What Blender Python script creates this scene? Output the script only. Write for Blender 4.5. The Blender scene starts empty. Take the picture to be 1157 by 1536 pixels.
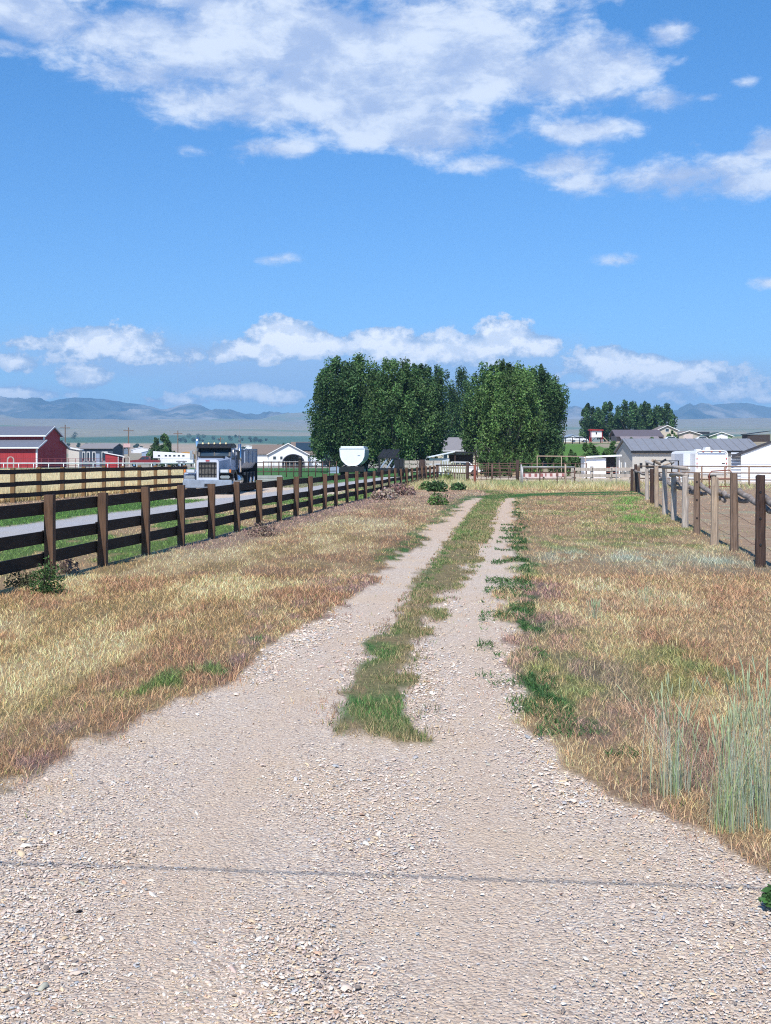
import bpy, math, random
import numpy as np
from mathutils import Vector, Matrix
R = math.radians
rng = np.random.default_rng(7)
random.seed(7)
F, CX, HY, CH = 1800.0, 578.5, 691.0, 1.65      # focal length in photo pixels, optical axis column, eye level row, eye height
scene = bpy.context.scene
col = bpy.context.collection

def X_at(px, d): return (px - CX) / F * d
def Z_at(py, d): return CH - (py - HY) / F * d
def ground_pt(px, py):
    d = F * CH / (py - HY)
    return (X_at(px, d), d)

# ------------------------------------------------------------------ noise
def hash2(ix, iy, seed):
    h = (ix.astype(np.int64) * 374761393 + iy.astype(np.int64) * 668265263 + seed * 974711) & 0x7fffffff
    h = ((h ^ (h >> 13)) * 1274126177) & 0x7fffffff
    return ((h ^ (h >> 16)) & 0xffff) / 65535.0
def vnoise(x, y, seed=0):
    ix = np.floor(x); iy = np.floor(y); fx = x - ix; fy = y - iy
    fx = fx * fx * (3 - 2 * fx); fy = fy * fy * (3 - 2 * fy)
    a = hash2(ix, iy, seed); b = hash2(ix + 1, iy, seed); c = hash2(ix, iy + 1, seed); d = hash2(ix + 1, iy + 1, seed)
    return (a * (1 - fx) + b * fx) * (1 - fy) + (c * (1 - fx) + d * fx) * fy
def fbm(x, y, seed=0, n=4):
    v = 0; a = .5; t = 0
    for i in range(n):
        v = v + a * vnoise(x * 2 ** i, y * 2 ** i, seed + i * 17); t += a; a *= .5
    return v / t
def sstep(a, b, x):
    t = np.clip((x - a) / (b - a), 0, 1); return t * t * (3 - 2 * t)

# ------------------------------------------------------------------ terrain and ground cover
VD = np.array([0, 400, 600, 1000, 1500, 2000, 3000, 4500, 6000, 7500.])
VZ = np.array([0, .5, 2, 7.5, 17, 31, 66, 127, 203, 215.])
TD = np.array([0, 105, 135, 165, 215, 350, 450, 900, 1600.])
TZ = np.array([0, 0, .5, 1.7, 4.6, 7.2, 7.6, 6, 18])
RD = np.array([5, 18.4, 21.2, 23, 26.6, 28.9, 32.4, 35.6, 40.4, 44.5, 48.5, 59, 60.6, 62.0, 80.])
RX = np.array([3.6, 5.74, 6.16, 6.35, 6.9, 7.25, 7.78, 8.3, 9.1, 9.85, 10.6, 12.4, 12.62, 12.8, 15.5])
def H(x, y):
    x = np.asarray(x, float); y = np.asarray(y, float)
    r = np.hypot(x, y)
    z = np.interp(r, VD, VZ)
    w = sstep(10, 24, x) * sstep(60, 120, y)
    zt = np.interp(y, TD, TZ) + 4.2 * np.exp(-(((x - 150) / 38) ** 2 + ((y - 430) / 45) ** 2))
    z = z * (1 - w) + np.maximum(zt, z * (y > 1200)) * w
    big = sstep(300, 1500, r)
    z = z + big * (fbm(x / 420, y / 420, 5) - .5) * (3 + r * .005)
    z = z + (fbm(x / 3.1, y / 3.1, 3, 3) - .5) * .05 * (r < 200) * sstep(4, 9, r)
    return z
def h1(x, y): return float(H(np.array([x]), np.array([y]))[0])

def edge(pts):
    g = sorted((ground_pt(*p)[::-1] for p in pts)); a = np.array(g); return a[:, 0], a[:, 1]
E_L = edge([(-180, 1300), (0, 1190), (90, 1135), (180, 1092), (300, 1045), (365, 1000), (440, 955), (500, 915), (560, 870), (606, 835), (642, 800), (680, 768), (702, 752), (712, 746)])
C_L = edge([(480, 1105), (500, 1085), (512, 1040), (540, 985), (580, 930), (617, 880), (648, 840), (678, 800), (705, 768), (722, 750), (735, 744)])
C_R = edge([(650, 1105), (640, 1080), (632, 1040), (612, 1010), (640, 960), (678, 900), (712, 850), (730, 820), (737, 790), (747, 762), (757, 750), (770, 744)])
E_R = edge([(1330, 1345), (1157, 1308), (1100, 1280), (1060, 1245), (980, 1212), (915, 1190), (885, 1145), (850, 1112), (795, 1085), (780, 1050), (768, 990), (762, 930), (763, 880), (767, 830), (770, 790), (769, 760), (775, 750), (800, 744)])
def LX1(y): return -6.42 + .1117 * y
def LX2(y): return -14.1 + .1376 * (y - 45.7)
def laneC(y): return -11.1 + .1117 * y
def seg_dist(x, y, pts):
    best = np.full(np.shape(x), 1e9)
    for (ax, ay), (bx, by) in zip(pts[:-1], pts[1:]):
        dx, dy = bx - ax, by - ay
        t = np.clip(((x - ax) * dx + (y - ay) * dy) / (dx * dx + dy * dy), 0, 1)
        best = np.minimum(best, np.hypot(x - ax - t * dx, y - ay - t * dy))
    return best
def ruts(x, y):
    a = np.interp(y, [3.5, 4.88, 6.4, 9.6, 14], [-.775, -.78, -.74, -.525, .0]); b = np.interp(y, [3.5, 4.88, 6.4, 9.6, 14], [.24, .38, .54, .755, 1.15])
    w_ = .22 + .10 * (fbm(x * 1.2, y * .8, 87, 3) - .5)
    return np.maximum(np.exp(-((x - a) / w_) ** 2), np.exp(-((x - b) / w_) ** 2)) * (y < 15)
CURVE = [ground_pt(735, 749), ground_pt(790, 744), ground_pt(860, 742), ground_pt(950, 740)]
CURVE2 = [ground_pt(705, 753), ground_pt(760, 746), ground_pt(860, 745), ground_pt(950, 743)]

def cover(x, y):
    """gravel share, dirt share, blade density factor, blade height, albedo of the plants"""
    n1 = fbm(x * 1.6, y * .75, 11, 5) - .5
    n2 = fbm(x * .55, y * .22, 23, 5) - .5
    n3 = fbm(x * 5.0, y * 2.0, 31, 4) - .5
    n4 = fbm(x * 1.5 + 9, y * .45, 47, 5) - .5
    sc = np.clip(y / 12, .5, 1.6)
    xl = np.interp(y, *E_L) + n1 * .5 * sc + n3 * .45; xr = np.interp(y, *E_R) + n1 * .5 + n3 * .45
    cl = np.interp(y, *C_L) + n1 * .22 + n3 * .45; cr = np.interp(y, *C_R) - n1 * .3 + n3 * .55
    soft = .06
    road = sstep(-soft, soft, x - xl) * sstep(-soft, soft, xr - x) * (y < 51)
    tip = 11.95 if False else ground_pt(560, 1103)[1]
    cl = cl + .05; cr = cr - .05
    strip = sstep(-soft, soft, x - cl) * sstep(-soft, soft, cr - x) * sstep(tip - .1, tip + .12, y + n3 * .9 + n1 * .6)
    road = road * (1 - strip)
    lane = sstep(-.2, .2, 1.5 + n1 * .5 - np.abs(x - laneC(y))) * (y < 110) * (y > 4)
    truckpad = sstep(-.5, .5, 5 - np.hypot((x + 7.5) / 1.1, (y - 60) / 2.2)) * (x < LX1(y) - 1)
    gravel = np.maximum(road, np.maximum(lane, truckpad))
    yard = sstep(80, 83, y + n2 * 3) * (x > LX1(y)) * (x < 60) * sstep(122, 108, y + n2 * 8)
    gravel = np.maximum(gravel, yard * .95)
    rf = np.interp(y, RD, RX)
    pen = sstep(-.1, .25, x - rf - .15 + n1 * .5) * (y > 8) * (y < 79)
    c = np.empty(x.shape + (3,)); c[:] = (.47, .345, .18)
    dens = np.ones(x.shape); hgt = np.full(x.shape, .052)
    gold = np.array((.78, .57, .32)); brn = np.array((.40, .25, .16)); org = np.array((.58, .415, .245)); grn = np.array((.10, .19, .045)); pur = np.array((.36, .25, .235)); sage = np.array((.42, .50, .40)); straw = np.array((.76, .62, .40)); mat_ = np.array((.07, .165, .045))
    def mixc(w, k):
        nonlocal c
        w = np.clip(w, 0, 1)[..., None]; c = c * (1 - w) + k * w
    left = x < cl
    # left field: pale gold, browner toward track and toward the fence
    mixc(left * sstep(-.12, .14, n4 + .04), gold)
    mixc(left * sstep(.0, .2, n1) * .8, brn)
    mixc(left * sstep(.05, .25, n2) * .5, straw)
    dl = xl - x
    mixc(left * sstep(1.5, .2, dl) * sstep(-.25, .1, n1) * (y < 30) * .85, brn * .95)
    mixc(left * sstep(1.3, .2, dl) * (y < 17) * sstep(-.1, .12, n3 + n2) * .8, pur)
    mixc(left * sstep(1.4, .3, dl) * (y < 11) * sstep(.03, .12, n4 + n3 * .4) * .9, grn * 1.3)
    mixc(left * sstep(28, 50, y) * .55, pur * 1.15)
    mixc(left * sstep(1.5, .6, x - LX1(y)) * (y > 22) * .7, pur * 1.1)
    # right field
    right = (x > cr)
    mixc(right * 1.0, org * .75 + brn * .25)
    mixc(right * sstep(.0, .22, n4) * .75, gold)
    mixc(right * sstep(-.02, .16, n1 - n2 * .4) * .75, brn)
    mixc(right * sstep(.06, .2, n2 + n3 * .5 + n1 * .4) * .5, grn * 1.8)
    mixc(right * (y > 13) * (y < 24) * sstep(.0, .2, n1 * .6 + n4) * .5, straw)
    dr = x - xr
    mixc(right * sstep(1.3, .2, dr) * (y < 16) * sstep(-.15, .1, n1) * .8, pur)
    px = CX + F * x / np.maximum(y, .1); py = HY + F * CH / np.maximum(y, .1)
    # pale blue green weeds, a patch on the ground in front of the posts
    sg = np.maximum(np.exp(-(((x - 4.1) / 1.1) ** 2 + ((y - 20) / 1.6) ** 2)), np.exp(-(((x - 5.3) / .7) ** 2 + ((y - 19.2) / 1.5) ** 2)))
    sg = np.maximum(sg, np.exp(-(((x - 3.1) / .7) ** 2 + ((y - 20.5) / 1.5) ** 2)))
    sg = sg * sstep(-.22, .06, n3 * .8 + n1)
    mixc(sg * .9, sage * np.array((1.15, 1.05, .98)))
    # green growth by the right hand posts
    gp = np.exp(-(((x - (rf - .9)) / .8) ** 2)) * sstep(28, 33, y) * sstep(58, 48, y) * sstep(-.14, .12, n3 + n1 * .8)
    mixc(gp * 1.0, grn * 1.9)
    hgt = hgt * (1 + .5 * sg + .8 * gp) * (1 + n1 * .8)
    # green mats at the wheel track edges
    st = strip > .4
    mixc(st * 1.0, gold * .38 + brn * .3 + grn * .35)
    mixc(st * sstep(.02, .15, n1) * .6, org)
    mid = (np.interp(y, *C_L) + np.interp(y, *C_R)) * .5
    patch = np.maximum(np.exp(-((y - 8.0) / .8) ** 2), np.exp(-((y - 10.6) / 1.3) ** 2) * sstep(.75, .1, (x - cl) / np.maximum(cr - cl, .1)))
    gs = st * sstep(-.12, .06, n3 + patch * .3 - .03) * np.maximum(np.maximum(patch * (y < 17.5), np.exp(-((x - cl) / .22) ** 2) * (y > 14) * .95), sstep(.03, .12, n4) * .4)
    gs = gs * (.6 + .4 * sstep(.40, .56, fbm(x * 8, y * 4, 60, 3)))
    mixc(gs, mat_ * 1.75)
    mixc(st * (y > 24) * sstep(-.1, .1, n1) * .5, grn * 2)
    me = np.exp(-((x - xr - .10 + .05 * n1) / (.07 + .0065 * y)) ** 2) * (x > cr) * (y > 8.5) * (y < 55) * sstep(-.08, .05, n3 + .04)
    me = np.maximum(me, np.exp(-((x - xr - .22) / .2) ** 2) * (y > 7.2) * (y < 9.6) * sstep(-.12, .02, n3))
    ml = np.exp(-((x - xl + .18) / .2) ** 2) * (y > 19) * (y < 56) * left
    spk = sstep(.44, .58, fbm(x * 8, y * 4.5, 59, 3)); me = me * spk; ml = ml * (.3 + .7 * spk)
    mixc(me * 1.1, mat_ * 1.15); mixc(ml, mat_ * 1.4)
    hgt = np.where((me > .4) | (ml > .5), hgt * .5, hgt); hgt = np.where(st & (y < 22), hgt * .62, hgt)
    # curving continuation of the tracks, green
    cd = np.minimum(seg_dist(x, y, CURVE), seg_dist(x, y, CURVE2) + .3)
    cw = sstep(1.6, .5, cd + n1) * (y > 48)
    mixc(cw, mat_ * 1.3); hgt = hgt * (1 - .5 * cw)
    # taller tan grass before the end fence
    tg = sstep(62, 68, y) * sstep(83, 79, y) * (x > LX1(y) - .5)
    mixc(tg, straw * .6 + org * .4); mixc(tg * sstep(-.02, .1, n2 + n3) * .6, grn * 1.6); mixc(tg * sstep(.05, .0, np.abs(y - 66) / 60) * 0, brn)
    hgt = np.where(tg > .3, .28 + n1 * .3, hgt)
    # between fence and lane, lane and second fence
    lf = x < LX1(y) - .1
    mixc(lf * 1., gold * .55 + brn * .45); mixc(lf * sstep(-.1, .04, n2 + n1 * .7 + .02) * .9, grn * 1.5)
    lf2 = x < laneC(y) - 1.2
    mixc(lf2 * sstep(5.5, 3.0, laneC(y) - x) * 1., grn * 1.35)
    mixc(lf2 * sstep(3.3, 5, laneC(y) - x + n1 * 2), pur * .6 + gold * .4)
    crop = (x < LX2(y) - .3) * (y > 20) * sstep(150, 145, y) * ((y < 66) | (x < -.163 * y))
    lawn = (y > 84) * (y < 260) * (x > -.163 * y) * (x < LX1(y) - 1.5) * (x < 6)
    mixc(crop, straw * .75 + gold * .3); mixc(crop * sstep(.0, .2, n2) * .4, (.42, .42, .2))
    mixc(sstep(66, 70, y) * (x < LX1(y)) * (x > -.163 * y), (.26, .26, .14)); mixc(lawn, (.085, .21, .06))
    mixc(sstep(145, 152, y) * (x < 10) * sstep(225, 215, y), (.07, .19, .055))
    mixc(sstep(215, 226, y) * (x < 14), (.42, .37, .3))
    hgt = np.where(crop > .5, .5, hgt)
    # right hand slope
    sl = sstep(14, 20, x) * sstep(112, 122, y)
    mixc(sl, (.40, .34, .24)); mixc(sl * sstep(160, 168, y) * sstep(226, 214, y) * (x < 38 + n2 * 10), (.13, .26, .05))
    mixc(sl * sstep(222, 232, y) * sstep(262, 240, y) * (x < 70), (.15, .2, .07)); mixc(sl * sstep(255, 300, y), (.5, .40, .25))
    # the valley: strips of crop and dry land
    r = np.hypot(x, y)
    v = sstep(330, 420, r)
    mixc(v, (.30, .32, .22)); fld = vnoise(x / 330 + 3, y / 190, 71)
    mixc(v * (fld > .6), (.42, .36, .25)); mixc(v * (fld < .3), (.12, .2, .1))
    mixc(sstep(1080, 1120, r) * sstep(1640, 1560, r + x * .2), (.52, .40, .28))
    mixc(sstep(1740, 1800, r) * sstep(2850, 2700, r - x * .35) * (x < 260), (.09, .18, .11))
    mixc(sstep(2800, 3000, r - x * .35), (.36, .33, .23)); mixc(sstep(3200, 3600, r) * sstep(.0, .1, fbm(x / 900, y / 500, 91) - .5), (.2, .27, .15))
    mixc(sstep(4700, 5200, r + 800 * (fbm(x / 700, y / 700, 92) - .5)), (.36, .32, .23))
    dirt = pen
    dens = dens * (1 - pen * .93) * (1 - gravel)
    dens = np.where(st, dens * (.10 + .90 * sstep(-.04, .09, n3 + n1 * .5 + .02)), dens)
    dE = np.minimum(np.minimum(np.abs(x - xl), np.abs(x - xr)), np.minimum(np.abs(x - cl), np.abs(x - cr)) + (y < tip) * 9)
    band = np.exp(-(dE / .22) ** 2) * road * sstep(.04, .10, fbm(x * 6, y * 6, 83, 3) - .5)
    dens = np.maximum(dens, band * .30); hgt = np.where((road > .5), hgt * .55, hgt)
    dens = np.where(yard > .5, dens * .1, dens)
    farbare = np.maximum(sstep(21, 30, y), .45 * ruts(x, y) * sstep(.3, .6, fbm(x * 3, y * 2, 88, 3) + .15)) * road                         # bare earth in the ruts farther on
    return gravel, dirt, dens, hgt, c, farbare, road, lane

# ------------------------------------------------------------------ materials
MATS = {}
def newmat(name):
    m = bpy.data.materials.new(name); m.use_nodes = True
    nt = m.node_tree; b = nt.nodes['Principled BSDF']; return m, nt, b
def N(nt, t, **k):
    n = nt.nodes.new(t)
    for a, v in k.items():
        if a in n.inputs.keys() if False else False: pass
        setattr(n, a, v)
    return n
def M(name, c, rough=.75, var=.18, scale=2.5, bump=.0, stretch=(1, 1, 1), metal=0, spec=.3, c2=None, bscale=30):
    if name in MATS: return MATS[name]
    m, nt, b = newmat(name); L = nt.links
    tc = N(nt, 'ShaderNodeTexCoord'); mp = N(nt, 'ShaderNodeMapping'); mp.inputs['Scale'].default_value = stretch
    L.new(tc.outputs['Object'], mp.inputs[0])
    no = N(nt, 'ShaderNodeTexNoise'); no.inputs['Scale'].default_value = scale; no.inputs['Detail'].default_value = 8; no.inputs['Roughness'].default_value = .62
    L.new(mp.outputs[0], no.inputs['Vector'])
    mr = N(nt, 'ShaderNodeMapRange'); mr.inputs[1].default_value = .3; mr.inputs[2].default_value = .7
    L.new(no.outputs[0], mr.inputs[0])
    mx = N(nt, 'ShaderNodeMix', data_type='RGBA'); L.new(mr.outputs[0], mx.inputs[0])
    c = np.array(c, float); cb = np.array(c2, float) if c2 is not None else c * (1 - var)
    ca = c if c2 is not None else np.minimum(c * (1 + var), .95)
    mx.inputs[6].default_value = (*ca, 1); mx.inputs[7].default_value = (*cb, 1)
    L.new(mx.outputs[2], b.inputs['Base Color'])
    b.inputs['Roughness'].default_value = rough; b.inputs['Metallic'].default_value = metal; b.inputs['Specular IOR Level'].default_value = spec
    if bump:
        n2 = N(nt, 'ShaderNodeTexNoise'); n2.inputs['Scale'].default_value = bscale; n2.inputs['Detail'].default_value = 6
        L.new(mp.outputs[0], n2.inputs['Vector'])
        bp = N(nt, 'ShaderNodeBump'); bp.inputs['Strength'].default_value = bump; bp.inputs['Distance'].default_value = .02
        L.new(n2.outputs[0], bp.inputs['Height']); L.new(bp.outputs[0], b.inputs['Normal'])
    MATS[name] = m; return m
def glass(name, c=(.03, .05, .07), rough=.08):
    if name in MATS: return MATS[name]
    m, nt, b = newmat(name); b.inputs['Base Color'].default_value = (*c, 1); b.inputs['Roughness'].default_value = rough; b.inputs['Specular IOR Level'].default_value = .8
    MATS[name] = m; return m
def attr_mat(name, trans=.3, rough=.7, spec=.15):
    m, nt, b = newmat(name); L = nt.links
    a = N(nt, 'ShaderNodeAttribute', attribute_name='Col')
    L.new(a.outputs['Color'], b.inputs['Base Color']); b.inputs['Roughness'].default_value = rough; b.inputs['Specular IOR Level'].default_value = spec
    if trans:
        t = N(nt, 'ShaderNodeBsdfTranslucent'); L.new(a.outputs['Color'], t.inputs[0])
        ms = N(nt, 'ShaderNodeMixShader'); ms.inputs[0].default_value = trans
        L.new(b.outputs[0], ms.inputs[1]); L.new(t.outputs[0], ms.inputs[2]); L.new(ms.outputs[0], nt.nodes['Material Output'].inputs[0])
    return m

# ------------------------------------------------------------------ object helpers
def tag(o, label=None, cat=None, group=None, kind=None):
    if label: o['label'] = label
    if cat: o['category'] = cat
    if group: o['group'] = group
    if kind: o['kind'] = kind
    return o
def empty(name, loc, rz=0, **k):
    o = bpy.data.objects.new(name, None); o.empty_display_size = .3; col.objects.link(o)
    o.location = loc; o.rotation_euler = (0, 0, rz); tag(o, **k); return o
def np_mesh(name, verts, faces, cols=None, mat=None, parent=None, smooth=False):
    """verts (n,3); faces (m,k) all with the same corner count"""
    me = bpy.data.meshes.new(name); n = len(verts); m, k = faces.shape
    me.vertices.add(n); me.vertices.foreach_set('co', np.ascontiguousarray(verts, np.float32).ravel())
    me.loops.add(m * k); me.loops.foreach_set('vertex_index', np.ascontiguousarray(faces, np.int32).ravel())
    me.polygons.add(m); me.polygons.foreach_set('loop_start', np.arange(0, m * k, k, dtype=np.int32))
    if cols is not None:
        a = me.color_attributes.new('Col', 'FLOAT_COLOR', 'POINT')
        cc = np.ones((n, 4), np.float32); cc[:, :3] = cols; a.data.foreach_set('color', cc.ravel())
    if smooth: me.polygons.foreach_set('use_smooth', np.ones(m, bool))
    me.update(calc_edges=True); me.validate()
    if mat: me.materials.append(mat)
    o = bpy.data.objects.new(name, me); col.objects.link(o)
    if parent: o.parent = parent
    return o
class MB:
    def __init__(s): s.v = []; s.f = []
    def add(s, vs, fs):
        b = len(s.v); s.v += [tuple(v) for v in vs]; s.f += [tuple(i + b for i in f) for f in fs]; return s
    def box(s, x0, x1, y0, y1, z0, z1, rot=None, piv=None):
        vs = [(x, y, z) for z in (z0, z1) for y in (y0, y1) for x in (x0, x1)]
        if rot:
            m = Matrix.Rotation(rot[1], 3, rot[0]); p = Vector(piv) if piv else Vector(((x0 + x1) / 2, (y0 + y1) / 2, (z0 + z1) / 2))
            vs = [tuple(m @ (Vector(v) - p) + p) for v in vs]
        return s.add(vs, [(0, 2, 3, 1), (4, 5, 7, 6), (0, 1, 5, 4), (2, 6, 7, 3), (0, 4, 6, 2), (1, 3, 7, 5)])
    def bar(s, a, b, w, h=None, up=(0, 0, 1)):
        h = h or w; a = Vector(a); b = Vector(b); d = (b - a).normalized(); u = Vector(up)
        if abs(d.dot(u)) > .98: u = Vector((0, 1, 0))
        r = d.cross(u).normalized(); u = r.cross(d)
        vs = [p + r * (sx * w / 2) + u * (sz * h / 2) for p in (a, b) for sz in (-1, 1) for sx in (-1, 1)]
        return s.add(vs, [(0, 1, 3, 2), (4, 6, 7, 5), (0, 4, 5, 1), (2, 3, 7, 6), (0, 2, 6, 4), (1, 5, 7, 3)])
    def tube(s, pts, rad, n=10, cap=True):
        pts = [Vector(p) for p in pts]; m = len(pts)
        rad = rad if isinstance(rad, (list, tuple)) else [rad] * m
        b = len(s.v); r = None
        for i, p in enumerate(pts):
            d = (pts[min(i + 1, m - 1)] - pts[max(i - 1, 0)]).normalized()
            if r is None: r = d.orthogonal().normalized()
            r = (r - d * r.dot(d)).normalized(); u = d.cross(r)
            for k in range(n):
                a = 2 * math.pi * k / n; s.v.append(tuple(p + (r * math.cos(a) + u * math.sin(a)) * rad[i]))
        for i in range(m - 1):
            for k in range(n):
                s.f.append((b + i * n + k, b + i * n + (k + 1) % n, b + (i + 1) * n + (k + 1) % n, b + (i + 1) * n + k))
        if cap: s.f.append(tuple(b + k for k in range(n))[::-1]); s.f.append(tuple(b + (m - 1) * n + k for k in range(n)))
        return s
    def prism(s, poly, a0, a1, axis='y'):
        """extrude a polygon; axis y: poly is (x,z); axis x: poly is (y,z)"""
        n = len(poly)
        if axis == 'y': vs = [(p[0], a, p[1]) for a in (a0, a1) for p in poly]
        elif axis == 'x': vs = [(a, p[0], p[1]) for a in (a0, a1) for p in poly]
        else: vs = [(p[0], p[1], a) for a in (a0, a1) for p in poly]
        return s.add(vs, [tuple(range(n)), tuple(range(2 * n - 1, n - 1, -1))] + [(i, (i + 1) % n, n + (i + 1) % n, n + i) for i in range(n)])
    def wheel(s, c, r, w, n=24, axis='x'):
        c = Vector(c); a = Vector((1, 0, 0)) if axis == 'x' else Vector((0, 1, 0))
        rr = [r * .55, r * .93, r, r, r * .93, r * .55]; oo = [-.42, -.5, -.36, .36, .5, .42]
        b = len(s.v); u = Vector((0, 0, 1)); t = a.cross(u)
        for q, o in zip(rr, oo):
            for k in range(n):
                g = 2 * math.pi * k / n; s.v.append(tuple(c + a * (o * w) + (u * math.cos(g) + t * math.sin(g)) * q))
        for i in range(5):
            for k in range(n): s.f.append((b + i * n + k, b + i * n + (k + 1) % n, b + (i + 1) * n + (k + 1) % n, b + (i + 1) * n + k))
        s.f.append(tuple(b + k for k in range(n))[::-1]); s.f.append(tuple(b + 5 * n + k for k in range(n))); return s
    def build(s, name, mat, parent=None, bevel=0, smooth=False, loc=None, rz=0):
        me = bpy.data.meshes.new(name); me.from_pydata(s.v, [], s.f); me.update()
        import bmesh
        bm = bmesh.new(); bm.from_mesh(me); bmesh.ops.recalc_face_normals(bm, faces=bm.faces)
        if bevel: bmesh.ops.bevel(bm, geom=list(bm.edges), offset=bevel, segments=2, affect='EDGES', clamp_overlap=True)
        bm.to_mesh(me); bm.free()
        if smooth: me.polygons.foreach_set('use_smooth', [True] * len(me.polygons))
        me.materials.append(mat); o = bpy.data.objects.new(name, me); col.objects.link(o)
        if parent: o.parent = parent
        if loc: o.location = loc
        o.rotation_euler.z = rz
        return o
def copy_tree(o, parent=None):
    c = o.copy(); col.objects.link(c); c.parent = parent
    for ch in list(o.children): copy_tree(ch, c)
    return c

# ------------------------------------------------------------------ camera, light, sky
cd_ = bpy.data.cameras.new('camera'); cam = bpy.data.objects.new('camera', cd_); col.objects.link(cam); scene.camera = cam
cam.location = (0, 0, CH); cam.rotation_euler = (R(90), 0, 0)
cd_.sensor_width = 36; cd_.sensor_fit = 'AUTO'; cd_.lens = F / 1536 * 36; cd_.shift_y = -(768 - HY) / 1536; cd_.clip_start = .1; cd_.clip_end = 60000
sun_dir = Vector((.22, .85, -1.0)).normalized()       # the way the light travels
ld = bpy.data.lights.new('sun', 'SUN'); ld.energy = 4.3; ld.angle = R(.5); ld.color = (1, .955, .89)
so = bpy.data.objects.new('sun', ld); col.objects.link(so); so.rotation_euler = sun_dir.to_track_quat('-Z', 'Y').to_euler()
SUN_EL = math.asin(-sun_dir.z); SUN_AZ = math.atan2(-sun_dir.x, -sun_dir.y)
scene.view_settings.view_transform = 'Standard'; scene.view_settings.look = 'None'; scene.view_settings.exposure = .35
scene.cycles.use_denoising = False; scene.cycles.filter_width = 1.1; scene.cycles.max_bounces = 6; scene.cycles.volume_bounces = 0; scene.cycles.transparent_max_bounces = 8

w = bpy.data.worlds.new('World'); scene.world = w; w.use_nodes = True
nt = w.node_tree; L = nt.links; nt.nodes.clear()
out = nt.nodes.new('ShaderNodeOutputWorld')
sky = nt.nodes.new('ShaderNodeTexSky'); sky.sky_type = 'NISHITA'; sky.sun_disc = False; sky.sun_elevation = SUN_EL; sky.sun_rotation = SUN_AZ; sky.air_density = 1.0; sky.dust_density = .3; sky.ozone_density = 2.5; sky.altitude = 1400
def wm(op, a, b=None, c=None):
    n = nt.nodes.new('ShaderNodeMath'); n.operation = op
    for i, q in enumerate((a, b, c)):
        if q is None: continue
        if isinstance(q, (int, float)): n.inputs[i].default_value = q
        else: L.new(q, n.inputs[i])
    return n.outputs[0]
tc = nt.nodes.new('ShaderNodeTexCoord'); sp = nt.nodes.new('ShaderNodeSeparateXYZ'); L.new(tc.outputs['Generated'], sp.inputs[0])
az = wm('ARCTAN2', sp.outputs[0], sp.outputs[1]); hyp = wm('SQRT', wm('ADD', wm('MULTIPLY', sp.outputs[0], sp.outputs[0]), wm('MULTIPLY', sp.outputs[1], sp.outputs[1])))
el = wm('ARCTAN2', sp.outputs[2], hyp)
cv = nt.nodes.new('ShaderNodeCombineXYZ'); L.new(az, cv.inputs[0]); L.new(el, cv.inputs[1])
def sky_noise(scale, sx, sy, detail, off=(0, 0, 0), rough=.6, warp=None):
    m = nt.nodes.new('ShaderNodeMapping'); m.inputs['Scale'].default_value = (sx, sy, 1); m.inputs['Location'].default_value = off
    L.new(warp or cv.outputs[0], m.inputs[0])
    n = nt.nodes.new('ShaderNodeTexNoise'); n.inputs['Scale'].default_value = scale; n.inputs['Detail'].default_value = detail; n.inputs['Roughness'].default_value = rough
    L.new(m.outputs[0], n.inputs['Vector']); return n
def blob_field(blobs):
    acc = None
    for (bx, by, rx, ry, wt) in blobs:
        u0 = math.atan((bx - CX) / F); v0 = math.atan((HY - by) / F); a = rx / F; b = ry / F
        m = nt.nodes.new('ShaderNodeMapping'); m.inputs['Scale'].default_value = (1 / a, 1 / b, 0); m.inputs['Location'].default_value = (-u0 / a, -v0 / b, 0)
        L.new(cv.outputs[0], m.inputs[0])
        ln = nt.nodes.new('ShaderNodeVectorMath'); ln.operation = 'LENGTH'; L.new(m.outputs[0], ln.inputs[0])
        f = wm('MULTIPLY_ADD', ln.outputs['Value'], -wt, wt)
        acc = f if acc is None else wm('SMOOTH_MAX', acc, f, .15)
    return wm('MAXIMUM', acc, -1.0)
HIGH = [(40, 48, 150, 48, 1.3), (5, 95, 40, 14, .8), (205, 62, 130, 52, 1.3), (330, 90, 140, 90, 1.4), (230, 122, 110, 26, .9), (360, 155, 140, 45, 1.2), (460, 60, 170, 90, 1.7), (560, 110, 220, 100, 1.8), (700, 85, 190, 90, 1.7), (830, 110, 150, 60, 1.4), (880, 105, 90, 34, 1),
        (620, 190, 200, 42, 1.3), (860, 203, 85, 22, 1), (430, 224, 80, 16, .8), (845, 252, 70, 22, .8), (870, 278, 45, 16, .6), (740, 245, 50, 12, .5), (1000, 66, 32, 20, .8), (995, 163, 55, 15, .7), (1060, 166, 20, 6, .5), (1035, 275, 125, 32, 1.1), (1120, 290, 90, 22, 1), (1150, 240, 40, 22, .8),
        (925, 396, 44, 12, .8), (410, 389, 26, 8, .5), (300, 8, 220, 26, 1), (1117, 148, 16, 6, .4), (285, 231, 20, 7, .35), (1155, 436, 16, 7, .5), (560, -60, 420, 90, 1)]
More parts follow.
